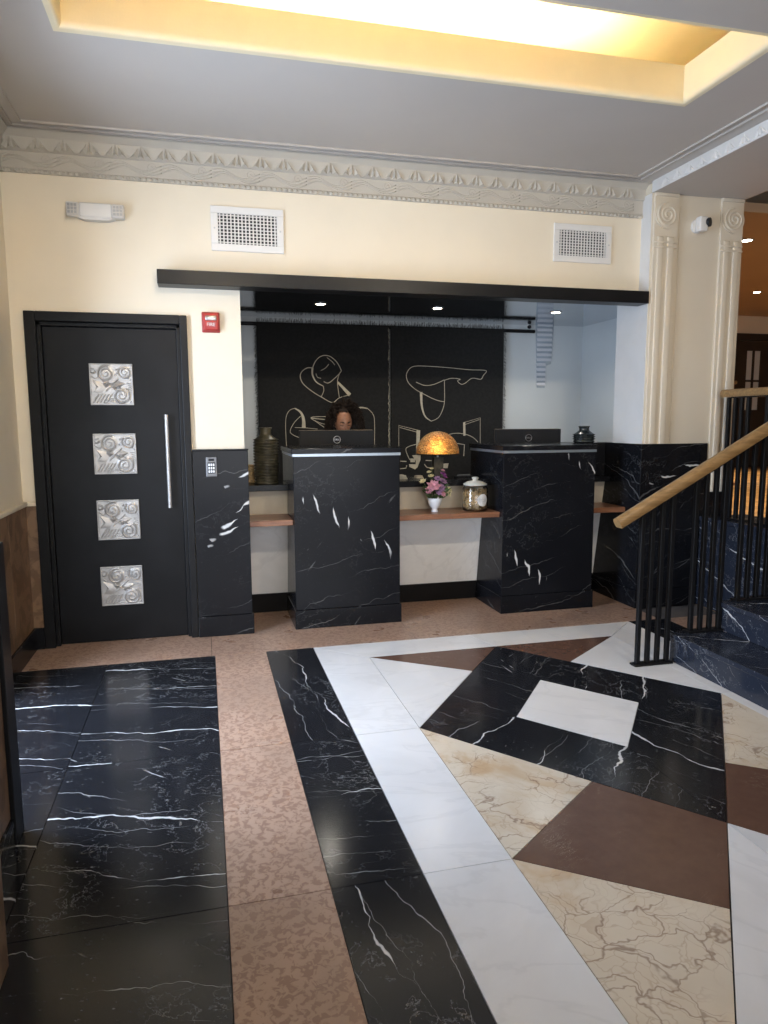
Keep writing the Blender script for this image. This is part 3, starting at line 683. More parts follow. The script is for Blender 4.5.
L1 = [(q5([(205, 225), (210, 175), (235, 125), (275, 100), (320, 105), (362, 140), (388, 185), (388, 205), (350, 245), (310, 275), (280, 266)]), .008, 1),
      (q5([(205, 178), (170, 180), (138, 205), (130, 238), (150, 282), (205, 328), (265, 365), (335, 400), (380, 370), (450, 350)]), .008, 1),
      (q5([(208, 180), (208, 222), (232, 268), (277, 295)]), (.018, .006), 1), (q5([(277, 295), (280, 325), (263, 365)]), .007, 1), (q5([(385, 205), (368, 265), (380, 370)]), .007, 1),
      (q5([(370, 270), (448, 352)]), (.018, .034), 0), (q5([(230, 215), (240, 238), (262, 245)]), .006, 1), (q5([(262, 195), (290, 180), (312, 155)]), .006, 1), (q5([(300, 112), (335, 140), (350, 160)]), .006, 1),
      (q5([(42, 690), (36, 560), (40, 490), (62, 450), (95, 437)]), .006, 1), (q5([(95, 437), (132, 462), (150, 505), (152, 562)]), (.010, .036), 1),
      (q5([(132, 487), (92, 528), (65, 582), (85, 608), (130, 627)]), .007, 1), (q5([(95, 560), (160, 562), (240, 570)]), .006, 0), (q5([(305, 490), (200, 495), (235, 525), (285, 560)]), .008, 1), (q5([(200, 500), (250, 505), (300, 510)]), .012, 1), (q5([(210, 510), (255, 530), (290, 540)]), .007, 1),
      (q5([(490, 440), (520, 432), (560, 438)]), (.018, .010), 1), (q5([(560, 438), (592, 470), (605, 520), (605, 690)]), .006, 1)]
q6 = lambda p: px(385, 360, 6.144, p)
q7 = lambda p: px(395, 445, 9.6, p)
L2 = [(q6([(365, 125), (410, 112), (462, 118), (446, 128), (466, 148), (492, 143), (535, 112), (588, 118), (604, 95), (620, 65), (520, 60), (400, 48), (260, 38), (185, 38), (150, 55), (131, 95), (146, 142), (190, 182), (240, 210), (300, 240), (355, 255), (366, 240), (365, 125)]), .007, 1),
      (q6([(192, 136), (205, 142), (245, 156), (300, 150), (365, 122)]), .008, 1), (q6([(222, 197), (226, 280), (246, 345), (285, 376)]), (.026, .006), 1), (q6([(285, 376), (330, 352), (358, 295), (366, 250)]), .007, 1),
      (q6([(85, 530), (85, 402), (205, 432)]), .006, 0), (q6([(90, 414), (195, 443)]), .006, 0), (q6([(205, 432), (198, 640)]), (.036, .030), 0),
      (q6([(572, 505), (540, 475), (490, 455), (430, 450), (380, 462)]), .007, 1), (q6([(487, 385), (488, 465)]), .028, 0), (q6([(482, 385), (585, 355), (585, 515)]), .006, 0), (q6([(492, 396), (580, 366)]), .005, 0),
      (q6([(205, 515), (150, 530), (128, 552), (152, 614)]), .008, 1), (q6([(440, 512), (488, 520), (484, 590)]), .010, 0),
      (q7([(50, 155), (110, 158)]), .012, 0), (q7([(50, 228), (105, 222), (113, 195)]), .010, 0), (q7([(295, 148), (360, 150)]), .010, 0), (q7([(283, 185), (310, 215), (360, 220)]), .009, 1)]
F2 = [q7([(165, 100), (245, 90), (245, 140), (215, 215), (190, 235), (205, 160)]), q7([(145, 130), (192, 130), (192, 165), (148, 165)]), q7([(135, 185), (200, 185), (196, 235), (138, 210)]), q7([(450, 180), (515, 175), (505, 222), (450, 222)])]
tapestry(.495, 1.732, 'black fringed tapestry with cream line drawn head behind the clerk', L1, [], 1)
tapestry(1.746, 2.905, 'black fringed tapestry with cream line drawn table and chairs', L2, F2, 2)

# louvred blind, dome camera, downlights in the recess
bl = thing('window_blind', 'narrow bluish louvred blind on the reception back wall', 'blind', (3.37, BY, 1.78))
part('backing', prism(bmesh.new(), [(3.27, BY-.006, 2.40), (3.47, BY-.006, 2.40), (3.45, BY-.006, 2.02), (3.39, BY-.006, 2.0), (3.385, BY-.006, 1.78), (3.30, BY-.006, 1.78)], (0, .005, 0)), 'blindgap', bl)
z = 1.80
while z < 2.39:
    x1 = 3.385 if z < 2.0 else 3.45
    bm = bmesh.new(); box(bm, 3.285, x1, BY-.02, BY-.014, z, z+.030); bmesh.ops.rotate(bm, cent=(3.3, BY-.017, z+.015), matrix=Matrix.Rotation(-.5, 3, 'X'), verts=bm.verts[:])
    part('slat', bm, 'porcelain', bl); z += .049
dc = thing('dome_camera', 'small dark dome camera at the top of the reception back wall', 'camera', (3.2, BY, 2.37))
part('base', disc(bmesh.new(), (3.19, BY, 2.385), .018, (0, -1, 0), .02), 'white', dc, S35); part('dome', ball(bmesh.new(), (3.19, BY-.03, 2.378), .02, 2), 'plastic', dc, True)
for x, lab in ((.956, 'recessed soffit downlight above the clerk'), (1.954, 'middle recessed soffit downlight above the tapestries'), (3.053, 'recessed soffit downlight nearest the right pier')):
    t = thing('downlight', lab, 'downlight', (x, 5.84, SOF), 'reception soffit downlights')
    part('trim_ring', lathe(bmesh.new(), [(.05, -.001), (.055, -.006), (.04, -.006), (.038, -.002)], (x, 5.84, SOF), 24), 'steel', t, S35)
    part('lens', disc(bmesh.new(), (x, 5.84, SOF-.007), .036, (0, 0, 1), .004), 'bulb', t)
    spot('downlight_beam', (x, 5.84, SOF-.02), 13, (1, .93, .82), 2.4)

# ================================================================== CLERK
ph = Vector((1.175, 6.08, 1.444))
pr = thing('person', 'clerk with curly dark hair looking down behind a monitor', 'person', (1.17, 6.22, 0))
def skinbody():
    V = [(0, .17, .86), (0, .16, 1.0), (0, .15, 1.12), (0, .14, 1.21), (0, .12, 1.275), (0, .08, 1.36),        # pelvis .. head base 5
         (.15, .14, 1.20), (.21, .02, 1.0), (.16, -.19, .90), (.13, -.27, .875),                                   # left arm 6-9
         (-.15, .14, 1.20), (-.21, .02, 1.0), (-.16, -.19, .90), (-.13, -.27, .875),                               # right arm 10-13
         (.09, .17, .80), (.10, .13, .45), (.10, .18, .08), (.11, .05, .035), (-.09, .17, .80), (-.10, .13, .45), (-.10, .18, .08), (-.11, .05, .035)]
    E_ = [(0, 1), (1, 2), (2, 3), (3, 4), (4, 5), (3, 6), (6, 7), (7, 8), (8, 9), (3, 10), (10, 11), (11, 12), (12, 13), (0, 14), (14, 15), (15, 16), (16, 17), (0, 18), (18, 19), (19, 20), (20, 21)]
    R_ = [.13, .115, .13, .10, .048, .05, .058, .042, .03, .03, .058, .042, .03, .03, .085, .06, .042, .035, .085, .06, .042, .035]
    for s, base in ((1, 9), (-1, 13)):
        bx, by, bz = V[base]
        for k_, (dx, ln) in enumerate(((-.026, .075), (-.009, .085), (.009, .08), (.026, .065))):
            i = len(V); V.append((bx+dx, by-.055, bz+.006)); V.append((bx+dx*1.1, by-.055-ln*.5, bz+.0)); V.append((bx+dx*1.15, by-.055-ln, bz-.022))
            E_.extend([(base, i), (i, i+1), (i+1, i+2)]); R_.extend([.010, .009, .0075])
        i = len(V); V.append((bx-s*.03, by-.015, bz-.008)); V.append((bx-s*.05, by-.05, bz-.018)); E_.extend([(base, i), (i, i+1)]); R_.extend([.011, .009])
    me = bpy.data.meshes.new('body'); me.from_pydata(V, E_, [])
    o = bpy.data.objects.new('tmp', me); C.objects.link(o)
    md = o.modifiers.new('s', 'SKIN'); md.use_smooth_shade = True
    for i, sv in enumerate(me.skin_vertices[0].data): sv.radius = (R_[i], R_[i]*(.72 if i < 4 else 1)); sv.use_root = (i == 0)
    sb = o.modifiers.new('d', 'SUBSURF'); sb.levels = 2
    bpy.context.view_layer.update()
    me2 = bpy.data.meshes.new_from_object(o.evaluated_get(bpy.context.evaluated_depsgraph_get())); bpy.data.objects.remove(o)
    me2.materials.clear(); me2.materials.append(M['skin']); me2.materials.append(M['cloth'])
    for p in me2.polygons:
        c = p.center; p.use_smooth = True
        p.material_index = 0 if (c.z > 1.268 or (c.y < -.16 and c.z > .7)) else 1
    return me2
put('body', skinbody(), pr)
# head: sculpted sphere, tipped forward (local frame: -y is where the face looks)
bm = bmesh.new(); bmesh.ops.create_icosphere(bm, subdivisions=5, radius=1)
for v in bm.verts:
    p = v.co.copy(); x, y, z = p
    q = Vector((x*.077, y*.094, z*.114))
    if z < 0: q.x *= 1-.28*(-z)**1.3; q.y *= 1-.12*(-z)
    if y < 0:
        f = -y
        q.y += .010*f*f*math.exp(-((x/.6)**2+(z/.7)**2)*.6)*0
        for s in (-1, 1): q.y += .011*math.exp(-(((x-s*.42)/.17)**2+((z-.02)/.12)**2))*f           # sockets
        q.y -= .019*math.exp(-((x/.13)**2+((z+.26)/.13)**2))*f; q.y -= .010*math.exp(-((x/.10)**2+((z+.05)/.2)**2))*f   # nose
        for s in (-1, 1): q.y -= .007*math.exp(-(((x-s*.17)/.08)**2+((z+.31)/.07)**2))*f
        q.y -= .006*math.exp(-((x/.3)**2+((z-.24)/.1)**2))*f                                         # brow
        q.y -= .008*math.exp(-((x/.27)**2+((z+.53)/.09)**2))*f; q.y += .004*math.exp(-((x/.25)**2+((z+.53)/.025)**2))*f   # mouth
        q.y -= .008*math.exp(-((x/.25)**2+((z+.88)/.14)**2))*f                                       # chin
        for s in (-1, 1): q.y -= .006*math.exp(-(((x-s*.5)/.2)**2+((z+.25)/.2)**2))*f               # cheeks
    v.co = q
tilt = Matrix.Translation(ph) @ Matrix.Rotation(.30, 4, 'X') @ Matrix.Rotation(.10, 4, 'Z')
def headpart(name, bm, mat, parent, smooth=True):
    bmesh.ops.transform(bm, matrix=tilt, verts=bm.verts[:]); return part(name, bm, mat, parent, smooth)
hd = headpart('head', bm, 'skin', pr)
for s in (-1, 1):
    bm = bmesh.new(); ball(bm, (s*.031, -.073, .003), .0135, 2, (1.1, .8, .62)); headpart('eyelid', bm, 'skin', hd)
    bm = bmesh.new(); tube(bm, [(s*(.017+.0045*i), -.0865+.0009*i*i*.4, -.0045-.0012*math.sin(PI*i/6)) for i in range(7)], .0030, 5); headpart('eyelashes', bm, 'hair', hd)
    bm = bmesh.new(); tube(bm, [(s*(.014+.0058*i), -.0960+.0006*i*i, .021+.006*math.sin(PI*i/7)) for i in range(7)], [.003, .0042, .0045, .0042, .0036, .003, .0015], 6); headpart('eyebrow', bm, 'hair', hd)
    bm = bmesh.new(); ball(bm, (s*.072, .008, -.012), .026, 2, (.35, .65, 1.15)); headpart('ear', bm, 'skin', hd)
bm = bmesh.new(); tube(bm, [(.0065*(i-4), -.0895+.0007*(i-4)**2, -.0565-.0005*(i-4)**2*.4) for i in range(9)], [.001, .004, .0055, .006, .0055, .006, .0055, .004, .001], 8, flat=.8); headpart('lips', bm, 'lip', hd)
# curly hair: a cap plus corkscrew strands
bm = bmesh.new(); bmesh.ops.create_icosphere(bm, subdivisions=3, radius=1)
for v in bm.verts:
    p = v.co.copy(); k = 1+.10*noise.noise(p*4)
    v.co = Vector((p.x*.088*k, p.y*.098*k+.022, p.z*.108*k+.030))
bmesh.ops.delete(bm, geom=[v for v in bm.verts if v.co.y < -.025 and v.co.z < .098], context='VERTS')
bmesh.ops.transform(bm, matrix=tilt, verts=bm.verts[:])
rnd = random.Random(3)
for i in range(230):
    th = rnd.uniform(-.9, PI+.9); u = rnd.random()                        # th = pi/2 is the back of the head
    el = rnd.uniform(-.1, 1.45)
    d = Vector((math.cos(th)*math.cos(el), math.sin(th)*math.cos(el), math.sin(el)))
    root = Vector((d.x*.080, d.y*.088+.02, d.z*.104+.03))
    if root.y < -.035 and root.z < .10: continue
    root = tilt @ root
    out = Vector((d.x, d.y, d.z*.4)).normalized(); L = rnd.uniform(.10, .22); tw = rnd.uniform(.008, .013); ph0 = rnd.uniform(0, 6)
    side = out.cross(Vector((0, 0, 1))).normalized(); pts = []
    for k_ in range(20):
        s_ = k_/19; c_ = root+out*((.11 if d.x > 0 else .07)*math.sin(min(1, s_*1.5)*PI/2))+Vector((0, 0, -L*s_**1.5+.02*math.sin(s_*PI)))
        if c_.y < ph.y-.05 and abs(c_.x-ph.x) < .078: c_.x = ph.x+math.copysign(.082+.02*rnd.random(), d.x)
        pts.append(c_+side*tw*math.cos(ph0+k_*1.25)+out*tw*math.sin(ph0+k_*1.25))
    tube(bm, pts, [.0045*(1-.4*k_/19) for k_ in range(20)], 4)
part('hair', bm, 'hair', pr, True)

# ================================================================== THINGS ON LEDGES
def ribbed(prof_pts, ribs, z0, z1, amp):
    out = []
    return out
def vase(c, H, R, rn, label, mat, nr, squat=False):
    prof = [(R*.82, 0), (R*.93, .006)]
    zb, zt = .012, H*(.79 if not squat else .50)
    K = nr*6
    for i in range(K+1):
        z = zb+(zt-zb)*i/K; k = 1-.07*(1-min(1, i/(K*.2)))
        prof.append((R*k*(1-.13*(.5-.5*math.cos(2*PI*i/6))), z))
    zs = H*(.875 if not squat else .74)
    for i in range(1, 7): s_ = i/6; prof.append((R*.95+(rn-R*.95)*s_, zt+(zs-zt)*(s_**1.4 if not squat else s_**1.2)))
    prof += [(rn*.95, zs+(H-zs)*.3), (rn, zs+(H-zs)*.7), (rn*1.12, H-.004), (rn*1.08, H), (rn*.8, H), (rn*.75, H*.85)]
    t = thing('ribbed_vase', label, 'vase', c)
    put('body', mesh_of(lathe(bmesh.new(), prof, n=40), mat, True), t)
    return t
vase((.435, 5.215, 1.0), .41, .093, .042, 'tall dark ribbed ceramic vase on the black ledge', 'vase', 15)
vase((3.055, 5.30, 1.2685), .135, .093, .042, 'small squat dark ribbed vase near the right pier', 'vase2', 3, True)
# little woven pot behind the tall vase
t = thing('small_pot', 'small brown textured pot partly hidden behind the tall vase', 'pot', (.325, 5.34, 1.0))
pr_ = [(.03, 0)]+[(.036+.004*math.sin(i*1.9), .006*i+.004) for i in range(22)]+[(.03, .135), (.024, .13)]
put('body', mesh_of(lathe(bmesh.new(), pr_, n=20), 'nut', True), t)
# mosaic lamp
lc = (1.80, 5.36, 1.0)
lp = thing('table_lamp', 'amber mosaic dome lamp glowing on the black ledge', 'lamp', lc)
put('base', mesh_of(B(-.06, .06, -.045, .045, 0, .018, .005), 'blackmetal'), lp)
put('post', mesh_of(B(-.040, .040, -.03, .03, .018, .165, .004), 'vase'), lp)
put('stem', mesh_of(lathe(bmesh.new(), [(.008, .165), (.008, .25), (.012, .255), (.012, .27)], n=12), 'steel', S35), lp)
R = .172; prof = [(R*math.cos(a), .192+.178*math.sin(a)) for a in [i*PI/2/14 for i in range(14)]]+[(.012, .37)]
prof += [(.010, .366)]+[((R-.005)*math.cos(a), .192+.173*math.sin(a)) for a in [i*PI/2/14 for i in range(13, -1, -1)]]
me = mesh_of(lathe(bmesh.new(), prof, n=48), 'shade', True); sh = put('shade', me, lp)
put('rim', mesh_of(tube(bmesh.new(), [(R*math.cos(i*PI/16), R*math.sin(i*PI/16), .19) for i in range(32)], .005, 6, True), 'blackmetal', True), sh)
put('finial', mesh_of(lathe(bmesh.new(), [(.003, .37), (.011, .378), (.004, .39)], n=12), 'blackmetal', True), sh)
put('bulb', mesh_of(ball(bmesh.new(), (0, 0, .285), .028, 2, (1, 1, 1.3)), 'bulb_amber', True), lp)
l = bpy.data.lights.new('lamp_light', 'POINT'); l.energy = 5; l.color = (1, .62, .25); l.shadow_soft_size = .03; o = bpy.data.objects.new('lamp_light', l); C.objects.link(o); o.location = (1.80, 5.36, 1.23)
# cream notepads on the ledge
for (x, y, w_, d_, n_, lab) in ((1.46, 5.36, .15, .11, 3, 'low stack of cream cards on the ledge left of the mosaic lamp'), (1.655, 5.40, .06, .06, 2, 'small cream card box on the ledge close to the mosaic lamp')):
    t = thing('card_stack', lab, 'cards', (x, y, 1.0))
    for i in range(n_): put('card', mesh_of(B(-w_/2+.004*i, w_/2-.006*i, -d_/2, d_/2, .010*i+.0002, .010*i+.0094, .001), 'creamline'), t)
t = thing('pen_tray', 'small dark pen tray on the ledge right of the mosaic lamp', 'tray', (2.02, 5.36, 1.0))
put('tray', mesh_of(B(-.07, .07, -.03, .03, 0, .012, .003), 'plastic'), t)
for i in range(4): put('pen', mesh_of(tube(bmesh.new(), [(-.06+.01*i, -.02+.013*i, .017), (.05+.004*i, -.018+.012*i, .019)], .0045, 8), 'steel', S35), t)
# flowers
fc = Vector((1.665, 5.02, .772))
fl = thing('flower_vase', 'white porcelain cup vase with pink and purple bouquet on the wooden shelf', 'flowers', fc)
put('vase', mesh_of(lathe(bmesh.new(), [(.026, 0), (.027, .01), (.020, .02), (.024, .03), (.044, .052), (.052, .08), (.054, .106), (.05, .106), (.046, .075), (.02, .04)], n=32), 'porcelain', True), fl)
rnd = random.Random(11)
def leafblade(bm, p, d, L, w_):
    d = Vector(d).normalized(); s_ = d.cross(Vector((rnd.uniform(-.3, .3), -1, .2))).normalized(); up = s_.cross(d)
    cs = [Vector(p)+d*L*t_+up*(.25*L*t_*t_) for t_ in (0, .3, .65, 1)]
    ws = (.15, 1, .8, .02); vs_ = [(bm.verts.new(c+s_*w_*k), bm.verts.new(c+up*-.002), bm.verts.new(c-s_*w_*k)) for c, k in zip(cs, ws)]
    for a, b in zip(vs_, vs_[1:]): bm.faces.new((a[0], a[1], b[1], b[0])); bm.faces.new((a[1], a[2], b[2], b[1]))
def flower(c, R, mat, name='bloom', layers=3, petals=7):
    bm = bmesh.new(); c = Vector(c); ax = (c-Vector((0, 0, .08))); ax.y -= .06; ax.normalize()
    q = ax.to_track_quat('Z', 'Y').to_matrix()
    for ly in range(layers):
        for k_ in range(petals):
            a = 2*PI*(k_+ly*.5)/petals; tilt_ = .25+.42*ly; r = R*(1-.22*ly)
            d = Vector((math.cos(a)*math.cos(tilt_), math.sin(a)*math.cos(tilt_), math.sin(tilt_))); s_ = Vector((-math.sin(a), math.cos(a), 0)); n_ = d.cross(s_)
            pts = [Vector(), d*r*.5+s_*r*.33+n_*-.1*r, d*r+n_*-.05*r, d*r*.5-s_*r*.33+n_*-.1*r]
            vv = [bm.verts.new(c+q @ p_) for p_ in pts]; bm.faces.new(vv)
    ball(bm, c+ax*R*.2, R*.25, 1)
    st = tube(bmesh.new(), [(0, 0, .06), c*.6+Vector((0, 0, .03)), c], .002, 5)
    put('stem', mesh_of(st, 'green', True), put(name, mesh_of(bm, mat), fl))
for c, R_, mt in (((-.025, -.05, .20), .046, 'pink'), ((.03, -.045, .185), .036, 'mauve'), ((-.055, -.03, .165), .03, 'pink'), ((.055, -.03, .23), .030, 'mauve'), ((.012, -.03, .25), .028, 'mauve'), ((.058, -.02, .285), .024, 'purple'), ((.07, -.02, .265), .02, 'purple'), ((.058, -.015, .31), .017, 'pink'),
                  ((-.03, 0, .27), .022, 'ivory'), ((-.045, 0, .30), .018, 'ivory'), ((-.025, .0, .325), .015, 'ivory'), ((-.10, -.02, .235), .024, 'ivory'), ((.105, -.03, .165), .024, 'ivory'), ((.098, -.04, .135), .020, 'ivory'), ((.01, -.06, .155), .026, 'mauve'), ((.045, -.06, .14), .022, 'pink')):
    flower(c, R_*1.3, mt)
for i in range(34):
    a = rnd.uniform(0, 2*PI); d = (math.cos(a)*.9, math.sin(a)*.7-.25, rnd.uniform(.1, 1.1)); bm = bmesh.new()
    p = Vector((math.cos(a)*.035, math.sin(a)*.035, rnd.uniform(.10, .15))); leafblade(bm, p, d, rnd.uniform(.06, .12), rnd.uniform(.008, .016)); put('leaf', mesh_of(bm, 'green', True), fl)
# glass jar
jc = (1.985, 5.015, .772)
jr = thing('glass_jar', 'lidded glass jar of nuts with round white label on the wooden shelf', 'jar', jc)
put('jar_wall', mesh_of(lathe(bmesh.new(), [(.085, 0), (.096, .008), (.098, .03), (.098, .165), (.085, .185), (.085, .195), (.081, .195), (.081, .184), (.094, .163), (.094, .03), (.09, .012), (.0, .010)][:-1]+[(.02, .010)], n=40), 'glass', True), jr)
ld = put('lid', mesh_of(lathe(bmesh.new(), [(.078, .190), (.09, .197), (.09, .205), (.06, .222), (.022, .23), (.018, .236), (.026, .245), (.026, .253), (.015, .258)], n=36), 'frosted', True), jr)
nm = mesh_of(ball(bmesh.new(), (0, 0, 0), .0085, 1, (1.3, .9, .8)), 'nut', True)
rnd = random.Random(5)
for i in range(230):
    if i < 165: a = rnd.uniform(0, 2*PI); r = .082; z = .02+.135*(i/165)+rnd.uniform(0, .01)
    else: a = rnd.uniform(0, 2*PI); r = .08*math.sqrt(rnd.random()); z = rnd.uniform(.13, .158)
    put('nut', nm, jr, (r*math.cos(a), r*math.sin(a), z), (rnd.uniform(0, 3), rnd.uniform(0, 3), rnd.uniform(0, 3)))
bm = lathe(bmesh.new(), [(.074, .014), (.076, .08), (.074, .145)], n=20); put('nut_fill', mesh_of(bm, 'nut', True), jr)['kind'] = 'stuff'
bm = bmesh.new(); lx = .25                                              # label wraps the glass
cen = bm.verts.new((.0995*math.cos(-PI/2+lx), .0995*math.sin(-PI/2+lx), .088)); rg = []
for i in range(28):
    a = 2*PI*i/28; th = -PI/2+lx+.045*math.cos(a)/.0995; rg.append(bm.verts.new((.0995*math.cos(th), .0995*math.sin(th), .088+.047*math.sin(a))))
for i in range(28): bm.faces.new((cen, rg[i], rg[(i+1) % 28]))
put('label', mesh_of(bm, 'white', True), jr)
bm = bmesh.new()
for z, w_ in ((.105, .2), (.092, .28), (.08, .24), (.068, .16)):
    tube(bm, [(.1*math.cos(-PI/2+lx+w_*(k_/6-.5)), .1*math.sin(-PI/2+lx+w_*(k_/6-.5)), z+.002*math.sin(k_*2)) for k_ in range(7)], .0009, 4)
put('label_print', mesh_of(bm, 'greyprint', True), jr)

# ================================================================== THINGS ON THE FRONT WALL
# emergency light
em = thing('emergency_light', 'white twin-head emergency light high above the black door', 'emergency light', (-.59, WY, 2.68))
part('housing', B(-.685, -.495, WY-.06, WY-.0005, 2.69, 2.778, .012, 3), 'white', em, S35)
bm = prism(bmesh.new(), [(-.70, WY-.055, 2.692), (-.66, WY-.055, 2.678), (-.52, WY-.055, 2.678), (-.48, WY-.055, 2.692)], (0, .054, 0)); part('lower_cover', bm, 'white', em)
for x, yw in ((-.72, .25), (-.46, -.25)):
    hdp = part('lamp_head', B(x-.036, x+.036, WY-.075, WY-.02, 2.692, 2.772, .008), 'white', em, S35)
    part('lens', B(x-.030, x+.030, WY-.079, WY-.074, 2.699, 2.766, .002), 'steel', hdp)
    bm = bmesh.new()
    for i in range(4):
        box(bm, x-.030+.0185*i, x-.0265+.0185*i, WY-.083, WY-.078, 2.699, 2.766); box(bm, x-.030, x+.029, WY-.083, WY-.078, 2.699+.0205*i, 2.7025+.0205*i)
    part('lens_grid', bm, 'white', hdp)
def vent(x0, x1, z0, z1, label):
    t = thing('air_vent', label, 'vent', ((x0+x1)/2, WY, z0), 'wall air vents'); f = .045
    part('backing', B(x0+f*.8, x1-f*.8, WY-.004, WY-.0005, z0+f*.8, z1-f*.8), 'ventdark', t)
    bm = bmesh.new()
    for a in ((x0, x1, z0, z0+f), (x0, x1, z1-f, z1), (x0, x0+f, z0+f, z1-f), (x1-f, x1, z0+f, z1-f)): box(bm, a[0], a[1], WY-.014, WY-.0005, a[2], a[3], .003)
    part('frame', bm, 'white', t)
    n = 16; me = mesh_of(B(-.0042, .0042, -.012, -.007, z0+f, z1-f), 'white', name='slat')
    for i in range(n): put('vertical_slat', me, t, (x0+f+(x1-x0-2*f)*(i+.5)/n-(x0+x1)/2, 0, -z0))
    n = 9; me = mesh_of(B(x0+f, x1-f, -.007, -.004, -.0028, .0028), 'white', name='slat')
    for i in range(n): put('horizontal_slat', me, t, (-(x0+x1)/2, 0, f+(z1-z0-2*f)*(i+.5)/n))
    for x in (x0+f/2, x1-f/2): part('screw', disc(bmesh.new(), (x, WY-.013, (z0+z1)/2), .006, (0, -1, 0), .003, 10), 'steel', t)
vent(.092, .556, 2.545, 2.822, 'white air vent above the left part of the lintel shelf')
vent(2.50, 2.965, 2.595, 2.862, 'white air vent close to the scrolled pier')
fa = thing('fire_alarm', 'red fire alarm strobe on the cream wall beside the door', 'fire alarm', (.07, WY, 2.03))
part('backplate', B(.014, .128, WY-.012, WY-.0005, 2.028, 2.158, .006), 'red', fa, S35)
part('body', B(.020, .122, WY-.045, WY-.010, 2.036, 2.152, .012, 3), 'red', fa, S35)
part('strobe', B(.036, .106, WY-.056, WY-.043, 2.100, 2.130, .006), 'steel', fa, S35); 
o = put('lettering', text_mesh('FIRE', .03, 'white'), fa, (.001, -.0465, .044), FACE_CAM)
kp = thing('keypad', 'small silver access keypad on the black streaked panel', 'keypad', (.042, WY-.025, 1.09))
part('plate', B(.008, .077, WY-.036, WY-.0255, 1.092, 1.220, .003), 'greymetal', kp)
part('cover', B(.018, .067, WY-.039, WY-.035, 1.112, 1.186, .001), 'plastic', kp)
for i in range(3):
    for j in range(3): part('key', B(.023+.0145*i, .033+.0145*i, WY-.042, WY-.038, 1.118+.022*j, 1.134+.022*j, .001), 'steel', kp)
part('display', B(.024, .061, WY-.0385, WY-.035, 1.195, 1.210), 'plastic', kp)
sc_ = thing('security_camera', 'small white security camera with black lens on the scrolled pier', 'camera', (3.61, PY, 2.87))
part('mount', disc(bmesh.new(), (3.60, PY, 2.872), .05, (0, -1, 0), .02, 24), 'white', sc_, S35)
part('housing', B(3.575, 3.645, PY-.075, PY-.019, 2.825, 2.93, .010, 3), 'white', sc_, S35)
part('lens', disc(bmesh.new(), (3.648, PY-.058, 2.89), .032, (.55, -.83, 0), .022, 22), 'plastic', sc_, S35)

# ================================================================== STAIRS, LANDING, RAILINGS
stairs = thing('stairs', 'black marble stairs rising to the right', None, (2.69, 2.2, 0), kind='structure')
RX, TR, RI, SY = 2.69, .325, .175, 3.60
for i in range(4):
    x0 = RX+TR*i; z = RI*(i+1); x1 = x0+TR if i < 3 else 3.76
    o = part('step', B(x0+.008, 3.76, BACK, SY-.004, z-RI+.0005, z-.032), 'blk_blue', stairs)
    part('tread', B(x0-.004, min(x0+TR+.008, 3.76) if i < 3 else 3.76+.06, BACK, SY, z-.031, z, .004), 'blk_blue', o)
landing = struct('floor_landing', B(3.76, 9.0, BACK, 9.6, -.1, LZ-.002), 'carpet', 'raised hall floor with golden carpet beyond the pier')
part('landing_face', B(3.738, 3.759, SY, PY-.035, 0, LZ-.03), 'blk_blue', landing)
part('landing_edge', B(3.73, 4.15, SY+.001, PY-.031, LZ-.029, LZ+.004, .004), 'blk_blue', landing)
part('landing_edge', B(3.83, 4.15, BACK, SY, LZ-.0, LZ+.003), 'blk_blue', landing)
def rail_z(x): return .875+.542*(x-2.31)
def rail(name, label, a, b, prof_w, prof_h, groups, ax):
    t = thing(name, label, 'railing', groups[0][1])
    a, b = Vector(a), Vector(b); d = (b-a).normalized(); s_ = d.cross(Vector((0, 0, 1))).normalized(); up = s_.cross(d)
    sec = [(-1, -.6), (-.85, -1), (.85, -1), (1, -.6), (1, .2), (.75, .75), (.35, 1), (-.35, 1), (-.75, .75), (-1, .2)]
    bm = bmesh.new(); prism(bm, [a+s_*u*prof_w+up*v*prof_h for u, v in sec], b-a); part('handrail', bm, 'rail', t, S35)
    part('rail_strap', prism(bmesh.new(), [a+d*.1+s_*u*.018+up*(v-prof_h) for u, v in ((-1, -.010), (1, -.010), (1, -.0005), (-1, -.0005))], (b-a)-d*.2), 'blackmetal', t)
    for ps, base in groups:
        for (x, y, zt) in ps: part('post', B(x-.0125, x+.0125, y-.0125, y+.0125, base[2]+.012, zt, .002), 'blackmetal', t)
        xs = [p[0] for p in ps]; ys = [p[1] for p in ps]
        part('base_plate', B(min(xs)-.03, max(xs)+.03, min(ys)-.03, max(ys)+.03, base[2]+.0005, base[2]+.013, .002), 'blackmetal', t)
    return t
G = []; RY = 3.565
for i in range(5):
    xs = [2.452+TR*i+.066*k_+(.03 if i else 0) for k_ in range(4)]
    zb = RI*i if i < 4 else LZ+.004
    if i == 4: xs = [3.87+.066*k_ for k_ in range(4)]
    G.append(([(x, RY, rail_z(x)-.032) for x in xs], (xs[0], RY, zb)))
rail('stair_railing', 'black post stair railing with sloping golden wooden handrail', (2.285, RY, rail_z(2.285)), (4.12, RY, rail_z(4.12)), .034, .030, G, 0)
G = []
for y0 in (4.36, 3.98):
    ys = [y0+.066*k_ for k_ in range(4)]
    G.append(([(3.83, y, 1.615) for y in ys], (3.83, y0, LZ+.004)))
rail('landing_railing', 'black post landing railing with level golden wooden handrail by the pier', (3.83, 4.62, 1.647), (3.83, 3.70, 1.647), .034, .028, G, 1)

